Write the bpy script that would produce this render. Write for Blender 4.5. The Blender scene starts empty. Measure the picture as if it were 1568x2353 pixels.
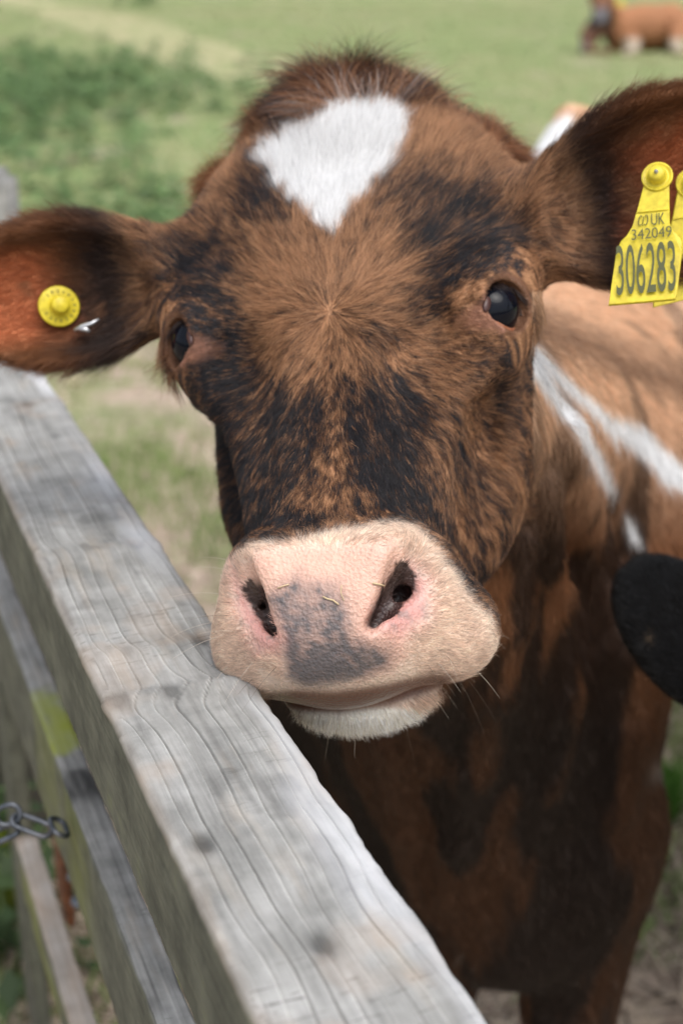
import bpy, math, random, os
import numpy as np
from mathutils import Vector, Matrix, Euler
rng = np.random.default_rng(7)
random.seed(7)
sc = bpy.context.scene
col = sc.collection

# ------------------------------------------------------------------ camera
FPX = 3267.0                                   # focal length for a 1568 x 2352 picture
PITCH = math.radians(22)
CAM = np.array([0.0, 0.0, 1.5])
RT = np.array([1.0, 0, 0]); FW = np.array([0, math.cos(PITCH), -math.sin(PITCH)]); UP = np.array([0, math.sin(PITCH), math.cos(PITCH)])
def at(x, y, z):
    return CAM + ((x - 784) / FPX * RT + (1176 - y) / FPX * UP + FW) * z
def proj(P):
    d = np.asarray(P, float) - CAM
    z = d @ FW
    z = np.where(z < .05, .05, z)
    return 784 + FPX * (d @ RT) / z, 1176 - FPX * (d @ UP) / z, z
def on_plane(px, py, zc):
    """where the sight line through a picture point meets the height zc"""
    r = at(px, py, 1.0) - CAM
    return CAM + r * ((zc - CAM[2]) / r[2])
cd = bpy.data.cameras.new('camera'); cam = bpy.data.objects.new('camera', cd); col.objects.link(cam)
cam.location = CAM; cam.rotation_euler = (math.radians(90) - PITCH, 0, 0)
cd.sensor_fit = 'VERTICAL'; cd.sensor_height = 36; cd.sensor_width = 24; cd.lens = 50
cd.clip_start = .02; cd.clip_end = 1500
cd.dof.use_dof = True; cd.dof.focus_distance = .80; cd.dof.aperture_fstop = 5.6; cd.dof.aperture_blades = 9
sc.camera = cam

# ------------------------------------------------------------------ sky, sun, exposure
SUN_EL, SUN_AZ = 68, 150                        # azimuth of the sun, clockwise from +Y
w = bpy.data.worlds.new('World'); sc.world = w; w.use_nodes = True
nt = w.node_tree; nt.nodes.clear()
sky = nt.nodes.new('ShaderNodeTexSky'); sky.sky_type = 'NISHITA'; sky.sun_disc = False
sky.sun_elevation = math.radians(SUN_EL); sky.sun_rotation = math.radians(SUN_AZ)
sky.air_density = 1.2; sky.dust_density = 4.0; sky.ozone_density = 1.0
hs = nt.nodes.new('ShaderNodeHueSaturation'); hs.inputs['Saturation'].default_value = .45
bg = nt.nodes.new('ShaderNodeBackground'); bg.inputs['Strength'].default_value = .14
wo = nt.nodes.new('ShaderNodeOutputWorld')
nt.links.new(sky.outputs[0], hs.inputs['Color']); nt.links.new(hs.outputs[0], bg.inputs['Color']); nt.links.new(bg.outputs[0], wo.inputs['Surface'])
sd = bpy.data.lights.new('sun', 'SUN'); sun = bpy.data.objects.new('sun', sd); col.objects.link(sun)
sd.energy = 1.0; sd.angle = math.radians(50); sd.color = (1, .97, .92)
el, az = math.radians(SUN_EL), math.radians(SUN_AZ)
sdir = Vector((math.sin(az) * math.cos(el), math.cos(az) * math.cos(el), math.sin(el)))
sun.rotation_euler = sdir.to_track_quat('Z', 'Y').to_euler()
sc.view_settings.view_transform = 'Standard'; sc.view_settings.look = 'None'
sc.view_settings.gamma = 1; sc.view_settings.use_curve_mapping = False
sc.view_settings.exposure = 0.68
sc.cycles.use_denoising = True
try: sc.cycles.denoising_prefilter = 'ACCURATE'
except Exception: pass
sc.cycles.max_bounces = 6; sc.cycles.diffuse_bounces = 3; sc.cycles.glossy_bounces = 2
sc.cycles.transmission_bounces = 3; sc.cycles.transparent_max_bounces = 8
sc.render.hair_type = 'STRAND'
try: sc.cycles_curves.shape = 'RIBBONS'
except Exception: pass

# ------------------------------------------------------------------ helpers
def tag(o, label=None, cat=None, group=None, kind=None):
    if label: o['label'] = label
    if cat: o['category'] = cat
    if group: o['group'] = group
    if kind: o['kind'] = kind
    return o
def smooth(me):
    me.polygons.foreach_set('use_smooth', np.ones(len(me.polygons), bool)); me.update()
def link(name, me, m=None, parent=None):
    o = bpy.data.objects.new(name, me); col.objects.link(o)
    if m is not None:
        me.materials.clear(); me.materials.append(m)
    if parent: o.parent = parent; o.matrix_parent_inverse = parent.matrix_world.inverted()
    return o
def mesh(name, v, f, m=None, parent=None, sm=True):
    me = bpy.data.meshes.new(name)
    me.from_pydata([tuple(map(float, q)) for q in v], [], [tuple(int(i) for i in q) for q in f])
    if sm: smooth(me)
    return link(name, me, m, parent)
def fast_mesh(name, v, f, m=None, parent=None, sm=True):
    """v (N,3), f (M,k) arrays, k fixed"""
    me = bpy.data.meshes.new(name); v = np.asarray(v, np.float32); f = np.asarray(f, np.int32)
    M, k = f.shape
    me.vertices.add(len(v)); me.vertices.foreach_set('co', v.ravel())
    me.loops.add(M * k); me.loops.foreach_set('vertex_index', f.ravel())
    me.polygons.add(M); me.polygons.foreach_set('loop_start', np.arange(0, M * k, k, dtype=np.int32))
    me.update(calc_edges=True)
    if sm: smooth(me)
    return link(name, me, m, parent)
def colattr(me, name, c, dom='POINT'):
    a = me.attributes.new(name, 'FLOAT_COLOR', dom)
    c = np.concatenate([np.asarray(c, np.float32), np.ones((len(c), 1), np.float32)], 1)
    a.data.foreach_set('color', c.ravel())

class G:
    """tiny node-graph helper"""
    def __init__(s, name):
        s.m = bpy.data.materials.new(name); s.m.use_nodes = True; s.t = s.m.node_tree; s.t.nodes.clear()
        s.out = s.t.nodes.new('ShaderNodeOutputMaterial')
    def n(s, typ, **kw):
        nd = s.t.nodes.new(typ)
        for k, v in kw.items():
            if k.startswith('i_'):
                key = k[2:]; key = int(key) if key.isdigit() else key.replace('_', ' ')
                if isinstance(v, tuple) and len(v) == 2 and hasattr(v[0], 'outputs'): s.t.links.new(v[0].outputs[v[1]], nd.inputs[key])
                elif hasattr(v, 'outputs'): s.t.links.new(v.outputs[0], nd.inputs[key])
                else: nd.inputs[key].default_value = v
            else: setattr(nd, k, v)
        return nd
    def link(s, a, ao, b, bi): s.t.links.new(a.outputs[ao], b.inputs[bi])
    def ramp(s, src, stops, out=0):
        r = s.t.nodes.new('ShaderNodeValToRGB'); s.t.links.new(src.outputs[out], r.inputs[0])
        e = r.color_ramp.elements
        while len(e) < len(stops): e.new(.5)
        for el_, (p, c) in zip(e, stops):
            el_.position = p; el_.color = (c, c, c, 1) if isinstance(c, (int, float)) else (*c, 1)
        return r
    def mix(s, f, a, b, mode='MIX'):
        m = s.t.nodes.new('ShaderNodeMix'); m.data_type = 'RGBA'; m.blend_type = mode
        for key, v in ((0, f), (6, a), (7, b)):
            if hasattr(v, 'outputs'):
                o = v.outputs[2] if v.bl_idname == 'ShaderNodeMix' else v.outputs[0]
                s.t.links.new(o, m.inputs[key])
            else: m.inputs[key].default_value = v if key == 0 else ((*v, 1) if len(v) == 3 else v)
        return m
    def mathn(s, op, a, b=0.0):
        m = s.t.nodes.new('ShaderNodeMath'); m.operation = op
        for i, v in enumerate((a, b)):
            if hasattr(v, 'outputs'): s.t.links.new(v.outputs[0], m.inputs[i])
            else: m.inputs[i].default_value = v
        return m
    def bsdf(s, color, rough=.6, spec=.4, normal=None, **kw):
        b = s.t.nodes.new('ShaderNodeBsdfPrincipled')
        if hasattr(color, 'outputs'): s.t.links.new(color.outputs[2] if color.bl_idname == 'ShaderNodeMix' else color.outputs[0], b.inputs['Base Color'])
        else: b.inputs['Base Color'].default_value = (*color, 1)
        if hasattr(rough, 'outputs'): s.t.links.new(rough.outputs[0], b.inputs['Roughness'])
        else: b.inputs['Roughness'].default_value = rough
        b.inputs['Specular IOR Level'].default_value = spec
        if normal is not None: s.t.links.new(normal.outputs[0], b.inputs['Normal'])
        for k, v in kw.items(): b.inputs[k.replace('_', ' ')].default_value = v
        s.t.links.new(b.outputs[0], s.out.inputs['Surface'])
        return b
    def bump(s, h, strength=.3, dist=.01):
        b = s.t.nodes.new('ShaderNodeBump'); b.inputs['Strength'].default_value = strength; b.inputs['Distance'].default_value = dist
        s.t.links.new(h.outputs[2] if h.bl_idname == 'ShaderNodeMix' else h.outputs[0], b.inputs['Height'])
        return b
def plain(name, c, rough=.6, spec=.4, **kw):
    g = G(name); g.bsdf(c, rough, spec, **kw); return g.m

# value noise for numpy
_L = np.random.default_rng(3).random((64, 64, 64)).astype(np.float32)
def vnoise(P, s):
    q = np.asarray(P, float) * s + 100.37
    i = np.floor(q).astype(int); f = q - i; f = f * f * (3 - 2 * f); i &= 63; j = (i + 1) & 63
    x0, y0, z0 = i[..., 0], i[..., 1], i[..., 2]; x1, y1, z1 = j[..., 0], j[..., 1], j[..., 2]
    fx, fy, fz = f[..., 0], f[..., 1], f[..., 2]
    a = _L[x0, y0, z0] * (1 - fx) + _L[x1, y0, z0] * fx; b = _L[x0, y1, z0] * (1 - fx) + _L[x1, y1, z0] * fx
    c = _L[x0, y0, z1] * (1 - fx) + _L[x1, y0, z1] * fx; d = _L[x0, y1, z1] * (1 - fx) + _L[x1, y1, z1] * fx
    return (a * (1 - fy) + b * fy) * (1 - fz) + (c * (1 - fy) + d * fy) * fz
def fbm(P, s, o=3):
    r = 0; a = .5; t = 0
    for k in range(o):
        r = r + a * vnoise(np.asarray(P) + 7.3 * k, s * 2 ** k); t += a; a *= .5
    return r / t

# ------------------------------------------------------------------ solid modelling with distance fields
class SDF:
    def __init__(s): s.ops = []
    def add(s, mode, kind, fr, k, **a):
        M, O = fr
        if kind == 'ell':
            c = np.array(a['c'], float); r = np.array(a['r'], float); rot = a.get('rot')
            Rm = np.array(Euler([math.radians(v) for v in rot]).to_matrix()) if rot else np.eye(3)
            if 'R' in a: Rm = a['R']
            cw = O + M @ c; Mw = M @ Rm
            f = lambda P: s._ell((P - cw) @ Mw, r)
            bc, br = cw, r.max()
        else:
            A = O + M @ np.array(a['a'], float); B = O + M @ np.array(a['b'], float); r1, r2 = a['ra'], a['rb']
            f = lambda P: s._cap(P, A, B, r1, r2)
            bc, br = (A + B) / 2, np.linalg.norm(A - B) / 2 + max(r1, r2)
        s.ops.append((mode, f, k, bc, br))
    @staticmethod
    def _ell(q, r):
        k0 = np.sqrt(((q / r) ** 2).sum(-1)); k1 = np.sqrt(((q / (r * r)) ** 2).sum(-1)) + 1e-9
        return k0 * (k0 - 1) / k1
    @staticmethod
    def _cap(P, A, B, r1, r2):
        ba = B - A; pa = P - A
        h = np.clip((pa @ ba) / (ba @ ba), 0, 1)
        return np.linalg.norm(pa - h[..., None] * ba, axis=-1) - (r1 + (r2 - r1) * h)
    @staticmethod
    def comb(mode, D, d, k):
        if mode == 'u':
            h = np.maximum(k - np.abs(D - d), 0) / k
            return np.minimum(D, d) - h * h * k * .25
        d = -d
        h = np.maximum(k - np.abs(D - d), 0) / k
        return np.maximum(D, d) + h * h * k * .25
    def eval(s, P):
        D = np.full(P.shape[:-1], .1)
        for mode, f, k, bc, br in s.ops:
            m = ((P - bc) ** 2).sum(-1) < (br + k + .06) ** 2
            if m.any(): D[m] = s.comb(mode, D[m], f(P[m]), k)
        return D
    def grad(s, P, e=.0008):
        E = np.eye(3) * e
        g = np.stack([s.eval(P + E[i]) - s.eval(P - E[i]) for i in range(3)], -1) / (2 * e)
        return g
    def mesh(s, fr, ax):
        """ax: three arrays of grid coordinates in frame fr (may be unevenly spaced)"""
        import openvdb
        M, O = fr; X, Y, Z = ax
        D = np.full((len(X), len(Y), len(Z)), .1, np.float32)
        for mode, f, k, bc, br in s.ops:
            c = (bc - O) @ M; R = br + k + .03
            ii = [slice(max(np.searchsorted(A, c[i] - R) - 1, 0), np.searchsorted(A, c[i] + R) + 1) for i, A in enumerate(ax)]
            xs, ys, zs = X[ii[0]], Y[ii[1]], Z[ii[2]]
            if not (len(xs) and len(ys) and len(zs)): continue
            for a0 in range(0, len(xs), 24):           # in slabs, to keep memory low
                xx = xs[a0:a0 + 24]
                q = np.stack(np.meshgrid(xx, ys, zs, indexing='ij'), -1).astype(np.float32)
                P = q @ M.T.astype(np.float32) + O.astype(np.float32)
                sl = (slice(ii[0].start + a0, ii[0].start + a0 + len(xx)), ii[1], ii[2])
                m = ((P - bc) ** 2).sum(-1) < R * R
                if not m.any(): continue
                Ds = D[sl]; Ds[m] = s.comb(mode, Ds[m], f(P[m]), k)
        g = openvdb.FloatGrid(.1); g.copyFromArray(D)
        v, tris, quads = g.convertToPolygons(isovalue=0)
        v = np.asarray(v, float)
        q = np.stack([np.interp(v[:, i], np.arange(len(ax[i])), ax[i]) for i in range(3)], -1)
        P = q @ M.T + O
        for _ in range(3):
            d = s.eval(P); gr = s.grad(P); n2 = (gr ** 2).sum(-1) + 1e-3
            st = np.clip(d / n2, -.003, .003)
            P = P - gr * st[:, None] * .8
        return P, np.asarray(quads)
def axis_pts(segs):
    """segs: [(start, end, step), ...] -> increasing coordinates"""
    out = []
    for a, b, h in segs: out += list(np.arange(a, b - h * .25, h))
    return np.array(out + [segs[-1][1]])
# ------------------------------------------------------------------ the cow at the gate: shape
def frame(t, a, r):
    t, a, r = [math.radians(v) for v in (t, a, r)]
    M = np.array([[1, 0, 0], [0, math.cos(t), math.sin(t)], [0, -math.sin(t), math.cos(t)]])
    Y = np.array([[math.cos(a), 0, math.sin(a)], [0, 1, 0], [-math.sin(a), 0, math.cos(a)]])
    Z = np.array([[math.cos(r), -math.sin(r), 0], [math.sin(r), math.cos(r), 0], [0, 0, 1]])
    return np.stack([RT, UP, -FW], 1) @ (Z @ Y @ M)
HM = frame(35, -11, 5); HO = at(760, 712, .918); HF = (HM, HO)     # the head's own frame: x to its left, y to the poll, z out of the face
WF = (np.eye(3), np.zeros(3))
toH = lambda P: (P - HO) @ HM
def hw(*q): return HO + HM @ np.array(q, float)
S = SDF()
def hell(c, r, k=.02, mode='u', rot=None, both=True):
    for sx in ((1, -1) if both and abs(c[0]) > 1e-6 else (1,)):
        rr = (rot[0], rot[1] * sx, rot[2] * sx) if rot else None
        S.add(mode, 'ell', HF, k, c=(c[0] * sx, c[1], c[2]), r=r, rot=rr)
def hcap(a, b, ra, rb, k=.02, mode='u', both=True):
    for sx in ((1, -1) if both and (abs(a[0]) > 1e-6 or abs(b[0]) > 1e-6) else (1,)):
        S.add(mode, 'cap', HF, k, a=(a[0] * sx, a[1], a[2]), b=(b[0] * sx, b[1], b[2]), ra=ra, rb=rb)
# --- body (world frame)
def wcap(a, b, ra, rb, k=.05): S.add('u', 'cap', WF, k, a=a, b=b, ra=ra, rb=rb)
def well(c, r, k=.06, rot=None, mode='u'): S.add(mode, 'ell', WF, k, c=c, r=r, rot=rot)
YAW = -17
well((.36, 2.02, .90), (.26, .80, .29), .06, (0, 0, YAW))
wcap((.38, 2.45, 1.00), (.53, 2.90, 1.12), .11, .06, .08)          # barrel
well((.17, 1.48, .86), (.22, .32, .31), .08, (0, 0, YAW))          # chest
well((.57, 2.62, .98), (.24, .30, .22), .10, (0, 0, YAW))          # rump
wcap((.435, 2.80, 1.185), (.42, 2.66, 1.10), .02, .06, .06)          # hook bones
wcap((.76, 2.58, 1.10), (.72, 2.52, 1.06), .06, .07, .10)
wcap((.22, 1.62, 1.12), (.60, 2.78, 1.14), .05, .06, .12)          # back line
wcap((-.01, 1.42, .86), (.04, 1.32, .60), .10, .085, .08)           # shoulders
wcap((.262, 1.38, .92), (.240, 1.28, .64), .095, .066, .07)
n0 = hw(.035, .030, -.14); n1 = hw(0, -.01, -.15)
wcap(tuple(n0), (.20, 1.42, 1.00), .085, .15, .05)                 # neck
wcap(tuple(n1), (.12, 1.28, .78), .07, .14, .06)                   # throat to brisket
wcap((.10, 1.23, .82), (.180, 1.25, .535), .11, .080, .05)
wcap((.248, 1.27, .86), (.252, 1.25, .60), .078, .062, .035)
wcap((.060, 1.30, .84), (.098, 1.265, .60), .085, .068, .035)
for lx, ly in ((.262, 1.26), (.104, 1.275)):                         # fore legs
    wcap((lx, ly + .02, .62), (lx - .01, ly, .40), .078, .052, .05)
    wcap((lx - .01, ly, .40), (lx - .01, ly + .01, .12), .040, .028, .02)
    wcap((lx - .01, ly - .01, .09), (lx - .01, ly - .02, .035), .036, .045, .015)
for lx, ly in ((.44, 2.72), (.71, 2.64)):                          # hind legs
    wcap((lx, ly, .80), (lx + .02, ly - .10, .60), .14, .09, .06)
    wcap((lx + .02, ly - .10, .60), (lx + .06, ly + .12, .42), .075, .045, .04)
    wcap((lx + .06, ly + .12, .42), (lx + .04, ly + .06, .12), .038, .030, .02)
    wcap((lx + .04, ly + .05, .09), (lx + .04, ly + .04, .035), .036, .045, .015)
# folds of skin down the neck and over the shoulder
def on_surf(px, py, t0=.9):
    r = at(px, py, 1.0) - CAM; t_ = t0
    for _ in range(200):
        d = S.eval((CAM + r * t_)[None])[0]
        if d < .0005 or t_ > 4: break
        t_ += d * .6
    return CAM + r * t_
for pts, ra_ in (([(1185, 1240), (1165, 1420), (1140, 1580), (1090, 1760), (1050, 1930), (1030, 2060)], .014), ([(1290, 1000), (1350, 1250), (1420, 1480), (1450, 1680), (1420, 1860)], .016),
                 ([(1240, 1120), (1270, 1380), (1290, 1600), (1260, 1800)], .012), ([(900, 1720), (930, 1900), (965, 2080)], .012)):
    q = [on_surf(*p_) + FW * ra_ * .45 for p_ in pts]
    for a_, b_ in zip(q[:-1], q[1:]):
        if np.linalg.norm(a_ - b_) < .4: wcap(tuple(a_), tuple(b_), ra_, ra_, .022)
# --- skull
hell((0, .085, -.085), (.108, .12, .085))
hell((.056, .125, -.072), (.062, .078, .060), .03)                 # broad forehead
hell((0, .182, -.062), (.082, .052, .060), .03)                   # poll
hell((.058, .160, -.076), (.056, .056, .052), .03)
hell((-.006, .222, -.060), (.073, .032, .046), .022, both=False)                # crest under the crown hair
hell((0, .03, -.055), (.094, .10, .050), .03)
hell((.088, .075, -.075), (.034, .05, .04), .03)                   # temple
hell((.080, .120, -.078), (.042, .058, .046), .03)
hcap((0, -.00, -.048), (0, -.150, -.040), .046, .037, .03)         # bridge of the nose
hcap((0, .0, -.10), (0, -.16, -.082), .083, .054, .03)             # side of the face
hell((.060, -.015, -.135), (.050, .098, .078), .03)                # cheek
hcap((.054, -.04, -.185), (.026, -.17, -.125), .030, .030, .03)    # lower jaw
hell((.090, .020, -.048), (.032, .044, .036), .03)                 # eye socket
hell((.096, .046, -.050), (.026, .030, .028), .03)                 # brow
hcap((.070, -.030, -.050), (.045, -.12, -.060), .016, .012, .03)   # facial crest
hell((.066, -.040, -.012), (.020, .034, .013), .03, 's')             # hollow before the eye
hell((.105, .048, -.030), (.018, .014, .012), .02)                 # bony brow
hell((.088, -.085, -.085), (.012, .06, .03), .03, 's')
# --- muzzle
hell((.003, -.193, -.060), (.066, .044, .050), .015)
hcap((-.034, -.175, -.036), (.036, -.175, -.036), .027, .027, .014, both=False)
hcap((.042, -.178, -.046), (.046, -.197, -.074), .023, .031, .016) # nostril wings
hell((.062, -.196, -.083), (.029, .028, .026), .014, both=False); S.add('u', 'cap', HF, .02, a=(.046, -.176, -.058), b=(.060, -.190, -.080), ra=.026, rb=.026); hell((-.049, -.197, -.080), (.029, .030, .028), .018, both=False)                # upper lip
hell((0, -.216, -.062), (.044, .030, .038), .02)                   # nose pad
hcap((.034, -.184, -.020), (.020, -.216, -.034), .012, .010, .018)
hell((.004, -.208, -.111), (.053, .036, .021), .004, both=False)               # lower lip and chin
N_SOLID = len(S.ops)                            # everything before the nostrils are cut
# nostrils
hcap((.0485, -.183, -.007), (.045, -.198, -.014), .0018, .0042, .006, 's', both=False)
hcap((.045, -.198, -.014), (.028, -.2225, -.023), .0047, .0038, .006, 's', both=False)
hcap((.043, -.199, -.024), (.029, -.217, -.032), .0054, .0046, .006, 's', both=False)
hcap((.040, -.194, -.042), (.030, -.206, -.048), .0080, .0075, .008, 's', both=False)
hcap((-.0470, -.184, -.009), (-.042, -.201, -.017), .0020, .0036, .006, 's', both=False)
hcap((-.042, -.201, -.017), (-.029, -.221, -.025), .0040, .0034, .006, 's', both=False)
hcap((-.040, -.201, -.026), (-.029, -.217, -.033), .0046, .0040, .006, 's', both=False)
hcap((-.038, -.196, -.042), (-.030, -.206, -.048), .0060, .0060, .008, 's', both=False)
hell((.059, -.204, -.017), (.012, .024, .012), .022, 's', both=False)
hell((-.054, -.209, -.017), (.011, .024, .010), .022, 's', both=False)
# --- eyes
EYES = []
ER = .0200
for sx in (1, -1):
    d = np.array([sx * .78, -.28, .56]); d /= np.linalg.norm(d)
    u = np.array([0, 1, 0.]) - d * d[1]; u /= np.linalg.norm(u); t = np.cross(u, d) * sx      # t: away from the nose
    q = np.array([sx * .104, .011, -.028]) + d * .03
    for _ in range(60): q = q - d * S.eval(hw(*q)[None])[0] * .7
    c = q - d * (ER - .0008)
    EYES.append((c, d, u, t))
for (c, d, u, t) in EYES:
    sx = np.sign(c[0]); Rm = np.stack([t, u, d], 1)
    S.add('u', 'ell', HF, .014, c=c, r=(ER + .003, ER + .0035, ER + .0008), R=Rm)
    ring = [(math.cos(a) * .0195, math.sin(a) * .0192) for a in [math.radians(v) for v in range(-20, 191, 21)]]
    for (a0, b0), (a1, b1) in zip(ring[:-1], ring[1:]):
        S.add('u', 'cap', HF, .006, a=c + t * a0 + u * b0 + d * .0125, b=c + t * a1 + u * b1 + d * .0125, ra=.0036 + .0018 * (b0 > .006), rb=.0036 + .0018 * (b1 > .006))
    S.add('s', 'ell', HF, .002, c=c + d * .018 - u * .0008, r=(.0186, .0162, .014), R=Rm)
    S.add('s', 'cap', HF, .002, a=c + d * .0185 - u * .006 - t * .008, b=c + d * .017 - u * .011 - t * .018, ra=.0065, rb=.0025)
# --- ears
EARS = []
def ear(root, tip, face, W, L=None, T=.030):
    """root, tip in world; face: the way the cup opens"""
    a = tip - root; Ln = np.linalg.norm(a); a /= Ln
    f = face - a * (face @ a); f /= np.linalg.norm(f); b = np.cross(f, a)
    Rm = np.stack([a, b, f], 1); c = root + a * Ln * .52
    S.add('u', 'ell', WF, .02, c=c, r=(Ln * .52, W, T), R=Rm)
    S.add('u', 'cap', WF, .03, a=root - a * .03 - f * .008, b=root + a * Ln * .25 - f * .004, ra=.032, rb=.030)
    S.add('s', 'ell', WF, .010, c=c + f * (T * .62) + a * .006, r=(Ln * .50, W * .90, T * 1.15), R=Rm)
    S.add('s', 'cap', WF, .012, a=root + a * Ln * .20 + f * .028, b=root + a * Ln * .42 + f * .030, ra=.013, rb=.026)
    EARS.append((root, a, b, f, Ln, W, T, c))
ear(at(1235, 515, .985), at(1790, 350, .90), -FW * 1.0 - RT * .42 - UP * .10, .063)
ear(at(385, 640, 1.03), at(-100, 700, 1.00), -FW * 1.0 + RT * .30 - UP * .15, .053)
grid_ax = (axis_pts([(-.60, -.34, .02), (-.34, -.15, .004), (-.15, .15, .0024), (.15, .34, .004), (.34, 1.3, .018)]),
           axis_pts([(-.34, -.28, .01), (-.28, .19, .0024), (.19, .28, .004), (.28, 2.2, .018)]),
           axis_pts([(-1.9, -.20, .016), (-.20, .03, .0024), (.03, .10, .004), (.10, .30, .012)]))
# ------------------------------------------------------------------ coat colours (the animal's pigment, with shade painted into the lower chest)
def sseg(px, py, poly):
    """signed distance to a polygon, negative inside"""
    P = np.array(poly, float); Q = np.roll(P, -1, 0)
    d = np.full(px.shape, 1e9); ins = np.zeros(px.shape, bool)
    for (ax_, ay), (bx, by) in zip(P, Q):
        ex, ey = bx - ax_, by - ay
        t = np.clip(((px - ax_) * ex + (py - ay) * ey) / (ex * ex + ey * ey), 0, 1)
        d = np.minimum(d, np.hypot(px - ax_ - t * ex, py - ay - t * ey))
        c = ((ay > py) != (by > py)) & (px < ex * (py - ay) / (ey + 1e-12) + ax_)
        ins ^= c
    return np.where(ins, -d, d)
def soft(px, py, poly, s=8.0):
    return 1 / (1 + np.exp(np.clip(sseg(px, py, poly) / s, -30, 30)))
STAR = [(588, 378), (625, 345), (680, 318), (722, 290), (745, 275), (790, 256), (850, 262), (905, 256), (934, 300), (925, 335), (900, 375), (868, 425), (838, 455), (800, 490), (785, 520), (768, 547), (745, 535), (700, 492), (660, 460), (632, 430), (622, 400)]
MUZ = [(545, 1275), (570, 1252), (640, 1244), (720, 1234), (800, 1212), (860, 1197), (915, 1192), (955, 1205), (992, 1240), (1025, 1290), (1065, 1345), (1105, 1395), (1130, 1420), (1145, 1480), (1160, 1560), (1110, 1720), (560, 1720), (440, 1600), (440, 1350)]
PAD = [(560, 1300), (585, 1268), (640, 1262), (740, 1258), (840, 1250), (900, 1240), (922, 1262), (924, 1310), (895, 1350), (858, 1395), (846, 1445), (880, 1452), (930, 1450), (930, 1510), (900, 1545), (800, 1570), (700, 1580), (655, 1560), (645, 1490), (632, 1430), (600, 1390), (565, 1350)]
GREY = [(622, 1385), (650, 1350), (685, 1322), (720, 1340), (775, 1345), (788, 1385), (792, 1430), (800, 1470), (840, 1480), (892, 1492), (886, 1530), (820, 1560), (750, 1590), (690, 1588), (655, 1560), (650, 1500), (640, 1430)]
NOSTR = [(940, 1290), (985, 1330), (985, 1420), (920, 1465), (850, 1445), (850, 1400), (915, 1340)]
NOSTL = [(535, 1300), (560, 1360), (620, 1420), (648, 1470), (640, 1500), (590, 1500), (560, 1440), (540, 1390)]
LIP = [(590, 1598), (680, 1584), (760, 1588), (880, 1572), (1000, 1545), (1050, 1552), (1015, 1582), (900, 1618), (780, 1640), (700, 1638), (640, 1622)]
DARKS = [([(370, 560), (450, 520), (540, 560), (600, 640), (590, 720), (480, 740), (400, 720)], .75, 22), ([(380, 690), (470, 660), (600, 730), (620, 800), (615, 900), (570, 1010), (480, 960), (425, 860)], .85, 18),
         ([(375, 620), (430, 555), (480, 540), (560, 560), (590, 600), (560, 650), (585, 720), (610, 780), (612, 860), (560, 850), (480, 800), (400, 740)], .95, 18),
         ([(520, 480), (575, 425), (612, 400), (630, 440), (650, 490), (640, 525), (590, 530), (555, 540)], .85, 14),
         ([(885, 430), (950, 415), (1010, 415), (1080, 430), (1150, 500), (1195, 570), (1140, 620), (1060, 660), (1010, 720), (950, 760), (925, 700), (935, 620), (905, 560), (880, 500)], .92, 18),
         ([(1060, 340), (1090, 370), (1110, 430), (1085, 440), (1060, 400)], .7, 12),
         ([(790, 740), (860, 730), (930, 760), (900, 790), (820, 785)], .75, 10),
         ([(770, 870), (850, 830), (940, 880), (985, 960), (960, 1080), (1000, 1150), (1020, 1210), (930, 1190), (870, 1140), (800, 1120), (785, 1000)], .85, 16),
         ([(590, 860), (700, 870), (745, 930), (740, 1040), (690, 1120), (720, 1220), (600, 1240), (545, 1250), (580, 1150), (600, 1040), (590, 950)], .85, 18),
         ([(420, 850), (520, 840), (600, 900), (600, 1060), (580, 1160), (560, 1240), (520, 1100), (470, 1000)], .9, 14),
         ([(1010, 1220), (1060, 1290), (1120, 1330), (1110, 1400), (1060, 1350), (1010, 1280)], .7, 12),
         ([(1080, 790), (1180, 800), (1210, 900), (1170, 960), (1110, 900)], .5, 22),
         ([(1010, 1000), (1080, 1010), (1100, 1100), (1040, 1120)], .4, 25),
         ([(600, 280), (660, 210), (700, 190), (735, 200), (735, 260), (700, 300), (640, 320)], .85, 14),
         ([(790, 180), (870, 185), (950, 215), (1010, 250), (990, 265), (900, 245), (820, 225)], .8, 10),
         ([(540, 620), (600, 610), (590, 700), (560, 720)], .3, 20)]
LIGHTS = [([(600, 560), (700, 540), (840, 500), (900, 540), (920, 660), (900, 740), (800, 720), (640, 760), (590, 700)], .9, 30),
          ([(1000, 290), (1100, 340), (1190, 400), (1200, 480), (1150, 500), (1040, 400), (930, 350)], .6, 18),
          ([(470, 470), (540, 360), (600, 320), (610, 370), (560, 440), (510, 500)], .7, 16),
          ([(1030, 745), (1110, 740), (1150, 770), (1090, 810), (1030, 800)], .5, 12),
          ([(600, 780), (740, 770), (750, 860), (640, 870), (600, 840)], .45, 18),
          ([(745, 850), (785, 850), (790, 1000), (800, 1190), (745, 1200), (748, 1000)], .35, 10)]
TAN = np.array([.51, .280, .148]); MID = np.array([.195, .086, .039]); DKB = np.array([.055, .022, .011]); BLK = np.array([.023, .021, .024])
WHT = np.array([.95, .945, .94]); CRM = np.array([.90, .685, .54]); PNK = np.array([.70, .43, .33]); GRY = np.array([.082, .084, .092])
TUFT = [(540, 335), (600, 300), (660, 285), (722, 288), (745, 268), (790, 252), (860, 252), (930, 244), (1000, 255), (1085, 285), (1130, 230), (1000, 20), (640, 20), (500, 200)]
_c6 = lambda q: [((x / 1.96 + 1400) / 1.3604, (y / 1.96 + 900) / 1.3604) for x, y in q]
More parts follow.
